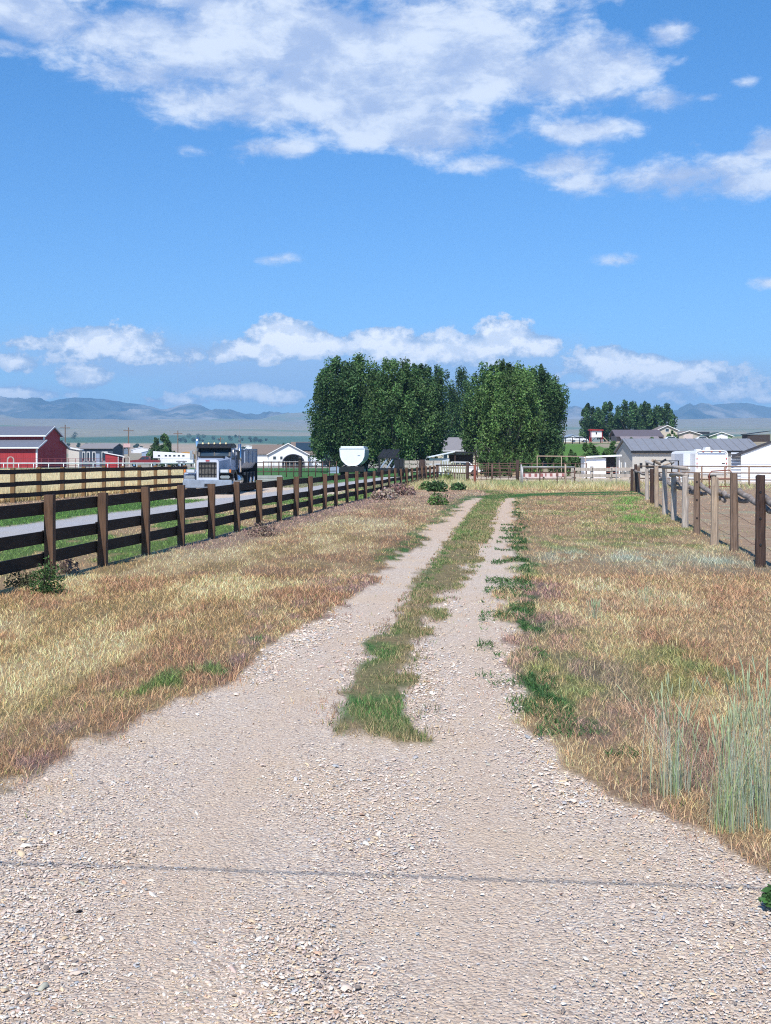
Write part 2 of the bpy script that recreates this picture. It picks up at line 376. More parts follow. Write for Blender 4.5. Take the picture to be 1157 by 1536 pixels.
LOW = [(165, 518, 100, 26, 1.3), (70, 522, 60, 12, .8), (175, 535, 110, 14, .6), (127, 567, 44, 18, 1.2), (35, 550, 40, 14, .7), (20, 594, 60, 8, .8), (430, 508, 56, 30, 1.5), (470, 524, 50, 16, 1.2), (390, 528, 95, 18, 1.1), (460, 522, 60, 14, .9), (345, 592, 54, 16, 1.3), (415, 597, 46, 14, 1.2), (280, 603, 60, 10, .6), (575, 520, 56, 28, 1.5), (640, 528, 80, 20, 1.3),
       (690, 524, 90, 28, 1.5), (757, 508, 50, 34, 1.7), (800, 520, 36, 16, 1.1), (905, 550, 56, 30, 1.5), (1000, 566, 100, 20, 1.3), (880, 580, 24, 8, .9), (1150, 603, 30, 8, .8), (930, 560, 60, 20, .7), (970, 545, 30, 10, .6), (1090, 590, 70, 14, .4)]
VEIL = [(200, 540, 280, 55, 1.1), (430, 565, 320, 70, 1.2), (700, 560, 280, 75, 1.2), (1000, 585, 260, 55, 1.1), (60, 590, 200, 24, .5), (760, 620, 700, 50, .7)]
warpn = sky_noise(14, 1, 1.6, 4)
wsub = nt.nodes.new('ShaderNodeVectorMath'); wsub.operation = 'MULTIPLY_ADD'; L.new(warpn.outputs['Color'], wsub.inputs[0]); wsub.inputs[1].default_value = (.03, .02, 0); L.new(cv.outputs[0], wsub.inputs[2])
n_hi = sky_noise(12, 1, 1.9, 12, rough=.63, warp=wsub.outputs[0]); n_hi2 = sky_noise(12, 1, 1.9, 12, off=(.012, -.035, 0), rough=.63, warp=wsub.outputs[0])
n_wisp = sky_noise(22, 1, 1.8, 8, off=(3, 1, 0), rough=.6)
n_lo = sky_noise(26, 1, 1.3, 10, off=(1, 2, 0), rough=.62); n_lo2 = sky_noise(26, 1, 1.3, 10, off=(1, 1.99, 0), rough=.62)
def mrange(v, a, b, c=0, d=1, smooth=True):
    n = nt.nodes.new('ShaderNodeMapRange'); n.interpolation_type = 'SMOOTHSTEP' if smooth else 'LINEAR'; n.inputs[1].default_value = a; n.inputs[2].default_value = b; n.inputs[3].default_value = c; n.inputs[4].default_value = d
    L.new(v, n.inputs[0]); return n.outputs[0]
def cmix(f, a, b):
    n = nt.nodes.new('ShaderNodeMix'); n.data_type = 'RGBA'
    if isinstance(f, (int, float)): n.inputs[0].default_value = f
    else: L.new(f, n.inputs[0])
    for i, q in ((6, a), (7, b)):
        if isinstance(q, tuple): n.inputs[i].default_value = (*q, 1)
        else: L.new(q, n.inputs[i])
    return n.outputs[2]
fh = wm('ADD', blob_field(HIGH), wm('ADD', wm('MULTIPLY_ADD', n_hi.outputs[0], 3.3, -1.6), wm('MULTIPLY_ADD', n_wisp.outputs[0], 1.0, -.5)))
dh = mrange(fh, -.15, .75)
fl = wm('ADD', blob_field(LOW), wm('MULTIPLY_ADD', n_lo.outputs[0], 3.0, -1.34))
dl_ = mrange(fl, .0, .26)
fv = wm('ADD', blob_field(VEIL), wm('MULTIPLY_ADD', n_lo.outputs[0], .9, -.45))
dv = mrange(fv, -.1, .9, 0, .85)
SK = .1
tint = nt.nodes.new('ShaderNodeMix'); tint.data_type = 'RGBA'; tint.blend_type = 'MULTIPLY'; tint.inputs[0].default_value = 1
L.new(sky.outputs[0], tint.inputs[6]); L.new(cmix(mrange(el, .02, .36, smooth=False), (.66, .87, 1.12), (.49, 1.05, 1.44)), tint.inputs[7])
def C(r, g, b): return tuple(q / SK for q in (r, g, b))
sh = mrange(wm('ADD', wm('SUBTRACT', n_hi.outputs[0], n_hi2.outputs[0]), wm('MULTIPLY_ADD', n_wisp.outputs[0], .3, -.15)), -.14, .16)
chigh = cmix(sh, C(.38, .48, .70), C(.70, .77, .88))
sl2 = mrange(wm('SUBTRACT', n_lo.outputs[0], n_lo2.outputs[0]), -.07, .07)
clow = cmix(wm('MULTIPLY_ADD', sl2, .45, mrange(fl, .15, .95, 0, .6)), C(.34, .48, .70), C(1.05, 1.06, 1.08))
s1 = cmix(dv, tint.outputs[2], C(.36, .51, .76))
s2 = cmix(wm('MULTIPLY', dl_, .96), s1, clow)
s3 = cmix(wm('MULTIPLY', dh, .9), s2, chigh)
w.cycles.sampling_method = 'MANUAL'; w.cycles.sample_map_resolution = 512
bg = nt.nodes.new('ShaderNodeBackground'); bg.inputs[1].default_value = SK; L.new(s3, bg.inputs[0]); L.new(bg.outputs[0], out.inputs[0])

# ------------------------------------------------------------------ ground sheet
def ground_material(name, tint=(1.13, 1.06, .93)):
    m, nt, b = newmat(name); L = nt.links
    b.inputs['Roughness'].default_value = .9; b.inputs['Specular IOR Level'].default_value = .15
    ca = N(nt, 'ShaderNodeAttribute', attribute_name='Col'); ma = N(nt, 'ShaderNodeAttribute', attribute_name='Mask')
    sp = N(nt, 'ShaderNodeSeparateColor'); L.new(ma.outputs['Color'], sp.inputs[0])     # r gravel, g earth, b bare rut
    tc = N(nt, 'ShaderNodeTexCoord')
    def noise(s, d=6, r=.6):
        n = N(nt, 'ShaderNodeTexNoise'); n.inputs['Scale'].default_value = s; n.inputs['Detail'].default_value = d; n.inputs['Roughness'].default_value = r; L.new(tc.outputs['Object'], n.inputs['Vector']); return n.outputs[0]
    def vor(s):
        n = N(nt, 'ShaderNodeTexVoronoi'); n.inputs['Scale'].default_value = s; L.new(tc.outputs['Object'], n.inputs['Vector']); return n
    def mix(f, a, b_, t='MIX'):
        n = N(nt, 'ShaderNodeMix', data_type='RGBA', blend_type=t)
        if isinstance(f, (int, float)): n.inputs[0].default_value = f
        else: L.new(f, n.inputs[0])
        for i, q in ((6, a), (7, b_)):
            if isinstance(q, tuple): n.inputs[i].default_value = (*q, 1)
            else: L.new(q, n.inputs[i])
        return n.outputs[2]
    def ramp(v, a, b_):
        n = N(nt, 'ShaderNodeMapRange'); n.inputs[1].default_value = a; n.inputs[2].default_value = b_; L.new(v, n.inputs[0]); return n.outputs[0]
    v1 = vor(70); v2 = vor(150); v3 = vor(24)
    def stonecol(v):
        s = N(nt, 'ShaderNodeSeparateColor'); L.new(v.outputs['Color'], s.inputs[0])
        r = N(nt, 'ShaderNodeValToRGB'); e = r.color_ramp.elements
        e[0].position = 0; e[0].color = (.22, .19, .185, 1); e[1].position = 1; e[1].color = (.84, .81, .78, 1)
        for p, c in ((.16, (.42, .34, .31, 1)), (.4, (.55, .46, .41, 1)), (.6, (.64, .56, .51, 1)), (.74, (.46, .46, .50, 1)), (.86, (.66, .53, .40, 1))):
            q = e.new(p); q.color = c
        L.new(s.outputs[0], r.inputs[0]); return r.outputs[0]
    g = mix(ramp(noise(6), .35, .65), stonecol(v1), stonecol(v2))
    g = mix(ramp(noise(1.1, 5), .46, .7), g, mix(.65, g, (.56, .455, .36)))      # finer sandy patches
    earth = mix(ramp(noise(9, 8, .7), .3, .7), (.47, .365, .30), (.60, .50, .43))
    g = mix(sp.outputs[2], g, earth)
    pen = mix(ramp(noise(3, 8, .7), .35, .65), (.27, .18, .12), (.42, .30, .20)); pen = mix(ramp(noise(.5, 4), .54, .68), pen, (.31, .31, .21))
    far = mix(ramp(noise(.02, 8, .6), .3, .7), (.82, .82, .84), (1.12, 1.12, 1.1))
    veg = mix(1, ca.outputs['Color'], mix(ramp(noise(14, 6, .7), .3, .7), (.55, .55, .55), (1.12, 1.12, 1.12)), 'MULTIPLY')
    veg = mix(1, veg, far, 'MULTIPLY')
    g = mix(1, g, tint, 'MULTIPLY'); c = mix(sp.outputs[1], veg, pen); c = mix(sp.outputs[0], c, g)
    L.new(c, b.inputs['Base Color'])
    hh = N(nt, 'ShaderNodeMath', operation='MULTIPLY_ADD'); L.new(v1.outputs['Distance'], hh.inputs[0]); hh.inputs[1].default_value = -.012
    h2 = N(nt, 'ShaderNodeMath', operation='MULTIPLY'); L.new(noise(30, 6, .7), h2.inputs[0]); h2.inputs[1].default_value = .02; L.new(h2.outputs[0], hh.inputs[2])
    bp = N(nt, 'ShaderNodeBump'); bp.inputs['Strength'].default_value = .8; bp.inputs['Distance'].default_value = 1; L.new(hh.outputs[0], bp.inputs['Height']); L.new(bp.outputs[0], b.inputs['Normal'])
    return m
GM = ground_material('ground'); GL = ground_material('lane', (.80, .90, 1.0))
def make_ground():
    rr = [.6]
    while rr[-1] < 7500: rr.append(rr[-1] * (1.016 if rr[-1] < 260 else 1.03))
    rr = np.array(rr)
    fine = np.arange(-19.5, 19.6, .11); a = np.radians(np.concatenate([np.arange(-180, -19.6, 4), fine, np.arange(23, 180, 4)]))
    na, nr = len(a), len(rr)
    A, RR = np.meshgrid(a, rr); x = (RR * np.sin(A)).ravel(); y = (RR * np.cos(A)).ravel()
    z = H(x, y); g, dirt, dens, hgt, c, bare, road, lane = cover(x, y)
    rut = (fbm(x * 1.1 + y * .2, y * .12, 61) - .5) * .03
    z = z + g * rut * (np.hypot(x, y) < 120) - .012 * g * (np.hypot(x, y) < 100)
    # faint wheel ruts along the bare tracks
    mask = np.stack([np.clip(g, 0, 1), dirt * 1., bare, np.ones_like(g)], 1)
    i = np.arange(nr - 1)[:, None] * na; j = np.arange(na)[None, :]; j2 = (j + 1) % na
    q = np.stack([i + j, i + na + j, i + na + j2, i + j2], -1).reshape(-1, 4)
    V = np.stack([x, y, z], 1)
    # centre
    cen = np.array([[0, 0, 0.]]); 
    sel_road = (road[q].mean(1) > .5); sel_lane = (lane[q].mean(1) > .5) & ~sel_road
    fg = c * (.62 + .36 * sstep(50, 90, np.hypot(x, y)))[:, None]  # near soil colour darkened under the grass, painting in the shade between blades
    for nm, sel in (('ground', ~(sel_road | sel_lane)), ('gravel_track', sel_road), ('gravel_lane', sel_lane)):
        qq = q[sel][:, ::-1]; used, inv = np.unique(qq, return_inverse=True)
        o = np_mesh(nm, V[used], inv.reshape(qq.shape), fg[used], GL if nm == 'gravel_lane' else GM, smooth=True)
        at = o.data.color_attributes.new('Mask', 'FLOAT_COLOR', 'POINT'); at.data.foreach_set('color', mask[used].astype(np.float32).ravel())
        tag(o, kind='structure')
make_ground()

# ------------------------------------------------------------------ hills and mountains
def hill_material(name, ca, cb, cc, s):
    m, nt, b = newmat(name); L = nt.links; b.inputs['Roughness'].default_value = .95; b.inputs['Specular IOR Level'].default_value = .05
    tc = N(nt, 'ShaderNodeTexCoord'); prev = None
    def nz(sc, d, st=(1, 1, 1)):
        mp = N(nt, 'ShaderNodeMapping'); mp.inputs['Scale'].default_value = st; L.new(tc.outputs['Object'], mp.inputs[0])
        n = N(nt, 'ShaderNodeTexNoise'); n.inputs['Scale'].default_value = sc; n.inputs['Detail'].default_value = d; n.inputs['Roughness'].default_value = .65; L.new(mp.outputs[0], n.inputs['Vector'])
        r = N(nt, 'ShaderNodeMapRange'); r.inputs[1].default_value = .44; r.inputs[2].default_value = .58; L.new(n.outputs[0], r.inputs[0]); return r.outputs[0]
    m1 = N(nt, 'ShaderNodeMix', data_type='RGBA'); L.new(nz(s, 10, (1, 1, 3)), m1.inputs[0]); m1.inputs[6].default_value = (*ca, 1); m1.inputs[7].default_value = (*cb, 1)
    m2 = N(nt, 'ShaderNodeMix', data_type='RGBA'); L.new(nz(s * 3.1, 8), m2.inputs[0]); L.new(m1.outputs[2], m2.inputs[6]); m2.inputs[7].default_value = (*cc, 1)
    L.new(m2.outputs[2], b.inputs['Base Color']); return m
def range_mesh(name, prof, d0, dpk, d1, amp, mat, seed, basez, px0=-420, px1=1650, step=3.0):
    px = np.arange(px0, px1, step); top = np.interp(px, [p[0] for p in prof], [p[1] for p in prof])
    t = np.linspace(0, 1, 70); dd = d0 + (d1 - d0) * t
    D, PX = np.meshgrid(dd, px, indexing='ij'); TOP = np.broadcast_to(top, D.shape)
    ang = (PX - CX) / F; x = ang * D; y = D
    zr = CH + (HY - TOP) / F * dpk
    s = np.clip((D - d0) / (dpk - d0), 0, 1); back = np.clip((D - dpk) / (d1 - dpk), 0, 1)
    shape = np.where(D < dpk, s ** .85, 1 - back ** 1.5)
    rid = 1 - np.abs(2 * fbm(x / 900 + seed, y / 1500 + seed, seed, 5) - 1) * 1.0
    rid2 = 1 - np.abs(2 * fbm(x / 330, y / 600, seed + 3, 4) - 1)
    env = np.sin(np.pi * np.clip(s, 0, 1)) * (D < dpk)
    z = basez + (zr - basez) * shape + (rid - .75) * amp * env * 1.6 + (rid2 - .75) * amp * .5 * env + (fbm(PX / 9., D / 300, seed + 5) - .5) * amp * .05 * (1 - back)
    V = np.stack([x.ravel(), y.ravel(), z.ravel()], 1); n0, n1 = D.shape
    i = np.arange(n0 - 1)[:, None] * n1; j = np.arange(n1 - 1)[None]
    q = np.stack([i + j, i + j + 1, i + n1 + j + 1, i + n1 + j], -1).reshape(-1, 4)
    return tag(np_mesh(name, V, q, None, mat, smooth=True), kind='structure')
hm = hill_material('mountain_slope', (.02, .04, .035), (.38, .34, .28), (.09, .11, .09), .0011)
hm2 = hill_material('dry_hill_slope', (.25, .25, .17), (.36, .31, .23), (.20, .24, .15), .0016)
range_mesh('mountains', [(-400, 600), (-100, 592), (0, 595), (30, 598), (60, 601), (75, 602), (90, 599), (115, 596), (150, 598), (190, 604), (215, 607), (240, 613), (250, 614), (268, 608), (285, 605), (300, 607), (320, 616), (345, 624), (375, 630), (420, 634), (600, 640), (780, 632), (845, 619), (870, 617), (900, 622), (960, 626), (1000, 618), (1015, 615), (1040, 611), (1075, 606), (1100, 604), (1120, 604), (1140, 608), (1157, 611), (1250, 622), (1400, 612), (1700, 630)],
           7600, 9300, 11500, 190, hm, 3, 200)
range_mesh('far_hills', [(-400, 634), (0, 628), (60, 629), (130, 631), (250, 633), (330, 634), (385, 631), (420, 626), (450, 622), (480, 621), (560, 626), (700, 632), (860, 640), (930, 640), (1050, 636), (1157, 632), (1400, 640), (1700, 640)],
           6100, 7300, 8600, 60, hm2, 9, 190)

# ------------------------------------------------------------------ haze in the air
def make_haze(dens):
    m = bpy.data.materials.new('haze'); m.use_nodes = True; nt = m.node_tree; nt.nodes.clear()
    o = nt.nodes.new('ShaderNodeOutputMaterial'); v = nt.nodes.new('ShaderNodeVolumePrincipled'); v.inputs['Density'].default_value = dens
    v.inputs['Color'].default_value = (.34, .64, 1, 1); v.inputs['Anisotropy'].default_value = -.1
    nt.links.new(v.outputs[0], o.inputs['Volume'])
    b = MB(); b.box(-6500, 6500, -300, 12500, -2.5, 560)
    tag(b.build('haze', m), kind='stuff')
make_haze(1.3e-4)

# ------------------------------------------------------------------ grass, crop and gravel stones
def blade_mesh(x, y, z, h, wd, c, lean=.5, segs=2, flat=None):
    n = len(x); a = rng.uniform(0, 2 * np.pi, n); f = rng.uniform(0, 2 * np.pi, n)
    ln = h * lean * rng.random(n) ** .7
    if flat is not None: ln = np.where(flat, h * 1.6, ln)
    dx, dy = np.cos(a) * ln, np.sin(a) * ln; wx, wy = np.cos(f) * wd / 2, np.sin(f) * wd / 2
    hh = h if flat is None else np.where(flat, h * .35, h)
    if segs == 2:
        V = np.empty((n, 5, 3)); V[:, 0] = np.stack([x - wx, y - wy, z], 1); V[:, 1] = np.stack([x + wx, y + wy, z], 1)
        mx, my, mz = x + dx * .35, y + dy * .35, z + hh * .6
        V[:, 2] = np.stack([mx - wx * .8, my - wy * .8, mz], 1); V[:, 3] = np.stack([mx + wx * .8, my + wy * .8, mz], 1); V[:, 4] = np.stack([x + dx, y + dy, z + hh], 1)
        b = (np.arange(n) * 5)[:, None, None]; Fc = (b + np.array([[0, 1, 3], [0, 3, 2], [2, 3, 4]])[None]).reshape(-1, 3); k = 5
    else:
        V = np.empty((n, 3, 3)); V[:, 0] = np.stack([x - wx, y - wy, z], 1); V[:, 1] = np.stack([x + wx, y + wy, z], 1); V[:, 2] = np.stack([x + dx, y + dy, z + hh], 1)
        Fc = np.arange(n * 3).reshape(-1, 3); k = 3
    return V.reshape(-1, 3), Fc, np.repeat(c, k, 0)
GRASS = attr_mat('grass_blade', .35, .75, .12)
def sample(n, y0, y1, p, half=.40, off=.8):
    u = rng.random(n); y = (y0 ** (p + 1) + u * (y1 ** (p + 1) - y0 ** (p + 1))) ** (1 / (p + 1))
    x = (rng.random(n) * 2 - 1) * (half * y + off); return x, y
def grass_zone(name, label, n, y0, y1, p, keep, hm=1., wm=1., segs=2, lean=1.25, kind='stuff', cat='grass', jit=.55, flatp=.38):
    x, y = sample(n, y0, y1, p); g, dirt, dens, hgt, c, bare, road, lane = cover(x, y)
    pn = .35 + 1.2 * fbm(x * 3.4, y * 2.6, 77, 4)
    ok = (rng.random(n) < dens * pn) & keep(x, y)
    x, y, hgt, c, g = x[ok], y[ok], hgt[ok], c[ok], g[ok]; m = len(x)
    z = H(x, y) - .01
    green = (c[:, 1] > c[:, 0])
    c = c * (1 + (rng.random((m, 1)) - .5) * 2 * jit) * (1 + (rng.random((m, 3)) - .5) * .16)
    green = green & True; odd = rng.random(m) < .12; c[odd & ~green] = np.array((.62, .50, .30)) * rng.uniform(.6, 1.15, (odd & ~green).sum())[:, None]
    odd = rng.random(m) < .06; c[odd & ~green] = np.array((.20, .25, .09))
    sc = np.clip(y / 8.5, .8, 9)
    h = hgt * hm * rng.uniform(.55, 1.5, m); h = np.maximum(h, .0); wd = .0042 * wm * sc * rng.uniform(.6, 1.4, m)
    flat = rng.random(m) < flatp * (~green)
    V, Fc, cc = blade_mesh(x, y, z, h, wd, np.clip(c * np.where(green[:, None], 1.3, 1.42 * np.array((1.05, .955, .88))), 0, .9), lean, segs, flat)
    return tag(np_mesh(name, V, Fc, cc, GRASS), label, cat, kind=kind)
inL = lambda x, y: (x < np.interp(y, *C_L)) & (x > LX1(y) - .05)
inR = lambda x, y: (x > np.interp(y, *C_R) + .12)
inC = lambda x, y: (x >= np.interp(y, *C_L)) & (x <= np.interp(y, *C_R) + .12)
grass_zone('dry_grass', 'pale gold dry grass between the dark board fence and the gravel track', 330000, 4.5, 17, -.4, lambda x, y: inL(x, y) & (y < 62))
grass_zone('dry_grass', 'short purplish dry grass at the far end of the strip beside the board fence', 330000, 17, 62, -.3, lambda x, y: inL(x, y), segs=1)
grass_zone('dry_grass', 'orange brown dry grass on the near verge right of the gravel track', 330000, 4.0, 17, -.4, lambda x, y: inR(x, y) & (y < 62))
grass_zone('dry_grass', 'mixed tan and green grass in front of the row of bare posts', 330000, 17, 62, -.3, lambda x, y: inR(x, y), segs=1)
grass_zone('median_grass', 'green and straw coloured growth down the middle between the two wheel tracks', 330000, 7.0, 62, -.9, inC, segs=1, hm=1.0, cat='ground cover') if False else None
def strip_grass():
    n = 170000; y = 7 * (62 / 7) ** rng.random(n); cl = np.interp(y, *C_L) - .4; cr = np.interp(y, *C_R) + .4
    x = cl + (cr - cl) * rng.random(n); g, dirt, dens, hgt, c, bare, road, lane = cover(x, y)
    ok = (rng.random(n) < dens) & (x < np.interp(y, *C_R) + .12) & (x > cl + .38); x, y, hgt, c = x[ok], y[ok], hgt[ok], c[ok]; m = len(x)
    tanb = rng.random(m) < .30; c[tanb] = np.array((.50, .38, .21)); gb = rng.random(m) < .22; c[gb] = np.array((.12, .21, .07))
    c = c * rng.uniform(.6, 1.45, (m, 1)); h = hgt * rng.uniform(.5, 1.5, m); wd = .006 * np.clip(y / 8.5, .8, 7) * rng.uniform(.6, 1.5, m)
    V, Fc, cc = blade_mesh(x, y, H(x, y) - .005, h, wd, np.clip(c, 0, .9), 1.0, 1)
    tag(np_mesh('median_grass', V, Fc, cc, GRASS), 'green and straw growth down the middle between the two wheel tracks', 'ground cover', kind='stuff')
strip_grass()
def mats():
    # low leafy mats: right edge of the right hand track, rounded leaves lying nearly flat
    n = 260000; y = 6.5 * (56 / 6.5) ** rng.random(n); x = np.interp(y, *E_R) + rng.uniform(-.9, 1.3, n)
    side = rng.random(n) < .25; x = np.where(side, np.interp(y, *E_L) + rng.uniform(-1, .8, n), x)
    g, dirt, dens, hgt, c, bare, road, lane = cover(x, y)
    gr = (c[:, 1] > c[:, 0] * 1.5) & (c[:, 1] < .2)
    fr = fbm(x * 1.8, y * 1.8, 55, 4)
    fringe = (fr > .57) & (np.abs(x - np.interp(y, *E_R)) < .3) & (y < 30)
    thin = fbm(x * 8, y * 4, 58, 3) > .49
    ok = (gr & thin & (rng.random(n) < .7 * dens + .05)) | (fringe & (rng.random(n) < .35))
    x, y = x[ok], y[ok]; m = len(x); c = np.array((.085, .165, .06)) * rng.uniform(.5, 1.6, (m, 1)) * rng.uniform(.85, 1.15, (m, 3))
    V, Fc, cc = blade_mesh(x, y, H(x, y) + rng.uniform(0, .02, m), rng.uniform(.01, .05, m), .010 * np.clip(y / 9, .8, 4) * rng.uniform(.6, 1.3, m), c, 2.0, 1)
    tag(np_mesh('clover_mat', V, Fc, cc, GRASS), 'low dark green leafy mat creeping along the edges of the gravel', 'ground cover', kind='stuff')
mats()
grass_zone('lane_grass', 'green and brown grass on both sides of the pale lane behind the board fence', 260000, 15, 75, -.2, lambda x, y: (x < LX1(y) - .1) & (x > LX2(y) - .25), segs=1, wm=1.2)
def crop_rows():
    n = 300000; y = 40 * (165 / 40) ** rng.random(n); x = LX2(y) - .35 - rng.random(n) ** 1.2 * (.40 * y + 2 + LX2(y) + 22)
    ok = (x > -.40 * y - 1) & (y < 150) & ((y < 66) | (x < -.163 * y)); x, y = x[ok], y[ok]; m = len(x); g, dirt, dens, hgt, c, bare, road, lane = cover(x, y)
    c = c * rng.uniform(.7, 1.3, (m, 1)); V, Fc, cc = blade_mesh(x, y, H(x, y), rng.uniform(.35, .62, m), .012 * y / 14 * rng.uniform(.6, 1.2, m), np.clip(c * 1.15, 0, .9), .35, 1)
    tag(np_mesh('grain_crop', V, Fc, cc, GRASS), 'pale golden standing grain behind the brown three rail fence', 'crop', kind='stuff')
crop_rows()
grass_zone('tall_grass', 'tan seeding grass along the foot of the pipe and gate fence', 170000, 60, 84, 0, lambda x, y: (x > LX1(y) - .6) & (x < 22), segs=1, hm=1.1, wm=.8)
grass_zone('pasture_grass', 'short green lawn behind the dark pipe pen by the white house', 120000, 70, 215, .3, lambda x, y: (x < 14) & (x < LX1(y) + 3) & (x > LX2(y) - 60) & ((y > 150) | (x > LX2(y))), segs=1, hm=1.6, wm=.9)
grass_zone('slope_grass', 'bright green lawn on the slope below the hilltop houses', 60000, 118, 232, .3, lambda x, y: (x > 12) & (x < 80), segs=1, hm=1.6, wm=.9)
grass_zone('pen_weeds', 'sparse weeds on the bare brown dirt inside the pen', 200000, 16, 79, -.2, lambda x, y: x > np.interp(y, RD, RX) + .3, segs=1)

def stones():
    ico = np.array([(-1, .25, 0), (1, .2, .1), (0, -.8, .1), (.1, .85, 0), (-.5, -.5, .55), (.5, -.45, .6), (.45, .5, .6), (-.45, .45, .55), (-.7, .5, -.3), (.7, .5, -.3), (.6, -.6, -.3), (-.6, -.6, -.3)])
    tri = np.array([(4, 5, 6), (4, 6, 7), (0, 4, 7), (0, 11, 4), (11, 2, 4), (2, 5, 4), (2, 10, 5), (10, 1, 5), (1, 6, 5), (1, 9, 6), (9, 3, 6), (3, 7, 6), (3, 8, 7), (8, 0, 7)])
    n = 260000; x, y = sample(n, 3.0, 14, -1.1, .36, .3)
    g, dirt, dens, hgt, c, bare, road, lane = cover(x, y)
    coarse = sstep(.35, .62, fbm(x * .9 + .2 * y, y * .5, 61, 4)) * .55 + .45 * sstep(.2, 1.6, x - (y - 4) * .04) * sstep(9, 5, y)
    coarse = coarse * (1 - .7 * ruts(x, y))
    ok = (rng.random(n) < (.18 + .82 * coarse) * np.clip(g, .0, 1)) | ((rng.random(n) < .06) & (g < .5) & (g > 0.02))
    x, y, coarse = x[ok], y[ok], coarse[ok]; m = len(x)
    s = np.exp(rng.normal(0, .42, m)) * (.0028 + .0034 * coarse) * np.clip(y / 6.5, .85, 1.7)
    big = rng.random(m) < .006; s[big] *= rng.uniform(1.7, 2.8, big.sum()); s = np.minimum(s, .026)
    a = rng.uniform(0, 2 * np.pi, m); ca, sa = np.cos(a), np.sin(a)
    el = np.stack([s * rng.uniform(.9, 1.5, m), s * rng.uniform(.6, 1.05, m), s * rng.uniform(.4, .8, m)], 1)
    v = (ico[None] + rng.normal(0, .13, (m, 12, 3))) * el[:, None]
    tl = rng.normal(0, .25, m); v[:, :, 2] += v[:, :, 0] * tl[:, None]
    V = np.stack([v[..., 0] * ca[:, None] - v[..., 1] * sa[:, None] + x[:, None], v[..., 0] * sa[:, None] + v[..., 1] * ca[:, None] + y[:, None], v[..., 2] + (H(x, y) - .010 + el[:, 2] * .25)[:, None]], -1).reshape(-1, 3)
    pal = np.array([(.56, .47, .43), (.62, .53, .48), (.70, .68, .65), (.46, .46, .50), (.62, .50, .37), (.24, .21, .20), (.52, .36, .28), (.66, .61, .56), (.50, .40, .38), (.36, .39, .44), (.44, .45, .40)])
    pr = np.array([.21, .17, .14, .07, .12, .06, .03, .10, .05, .03, .02]); c = pal[rng.choice(len(pal), m, p=pr / pr.sum())] * np.array((1.06, 1.0, .90)) * rng.uniform(.82, 1.15, (m, 1))
    Fc = (np.arange(m) * 12)[:, None, None] + tri[None]
    sm = attr_mat('stone', 0, .8, .25)
    tag(np_mesh('gravel_stones', V, Fc.reshape(-1, 3), np.repeat(c, 12, 0), sm), 'loose pebbles and chips of gravel covering the near drive', 'gravel', kind='stuff')
stones()

# ------------------------------------------------------------------ shared materials
WOOD = M('dark_board', (.055, .035, .024), .85, scale=3, stretch=(6, 1, 6), bump=.5, c2=(.022, .015, .011), bscale=12)
POST = M('brown_post', (.165, .095, .058), .85, scale=4, stretch=(5, 5, .6), bump=.6, c2=(.065, .038, .025), bscale=10)
POST2 = M('amber_post', (.25, .155, .07), .85, scale=4, stretch=(5, 5, .6), bump=.5, c2=(.17, .10, .05), bscale=10)
PALE = M('grey_weathered_wood', (.60, .52, .45), .9, scale=5, stretch=(7, 7, .5), bump=.8, c2=(.30, .25, .21), bscale=12)
TANW = M('tan_weathered_wood', (.52, .40, .29), .9, scale=5, stretch=(7, 7, .5), bump=.8, c2=(.27, .20, .15), bscale=12)
DARKW = M('tarred_wood', (.10, .06, .045), .8, scale=5, stretch=(7, 7, .5), bump=.8, c2=(.035, .022, .02), bscale=12)
MIDW = M('brown_weathered_wood', (.26, .18, .13), .9, scale=5, stretch=(7, 7, .5), bump=.8, c2=(.12, .08, .06), bscale=12)
PIPE = M('rusty_pipe', (.16, .085, .06), .6, scale=8, c2=(.08, .05, .04))
GREYP = M('grey_pipe', (.38, .37, .36), .5, scale=8, metal=.3)
MAROON = M('maroon_pipe', (.20, .035, .04), .5)
WHITE = M('white_paint', (.80, .80, .80), .45, var=.05)
WHITEM = M('white_metal', (.74, .78, .84), .4, var=.06)
BLACK = M('black_metal', (.02, .021, .024), .45, var=.3)
RUBBER = M('tyre_rubber', (.025, .024, .024), .85, var=.2)
CHROME = M('bright_metal', (.75, .76, .78), .18, var=.06, metal=.95)
GLASS = glass('window_glass')
TRIM = M('white_trim', (.82, .82, .80), .6, var=.04)
DARKROOF = M('dark_metal_roof', (.31, .31, .325), .45, var=.1, metal=.25)
BLUEGREY = M('blue_grey_metal', (.30, .36, .46), .4, var=.15, metal=.1)
TAN = M('tan_siding', (.56, .49, .39), .8, var=.06)
SHINGLE = M('brown_shingle', (.20, .155, .13), .9, var=.2, scale=8)
GSHINGLE = M('grey_shingle', (.24, .225, .23), .9, var=.2, scale=8)

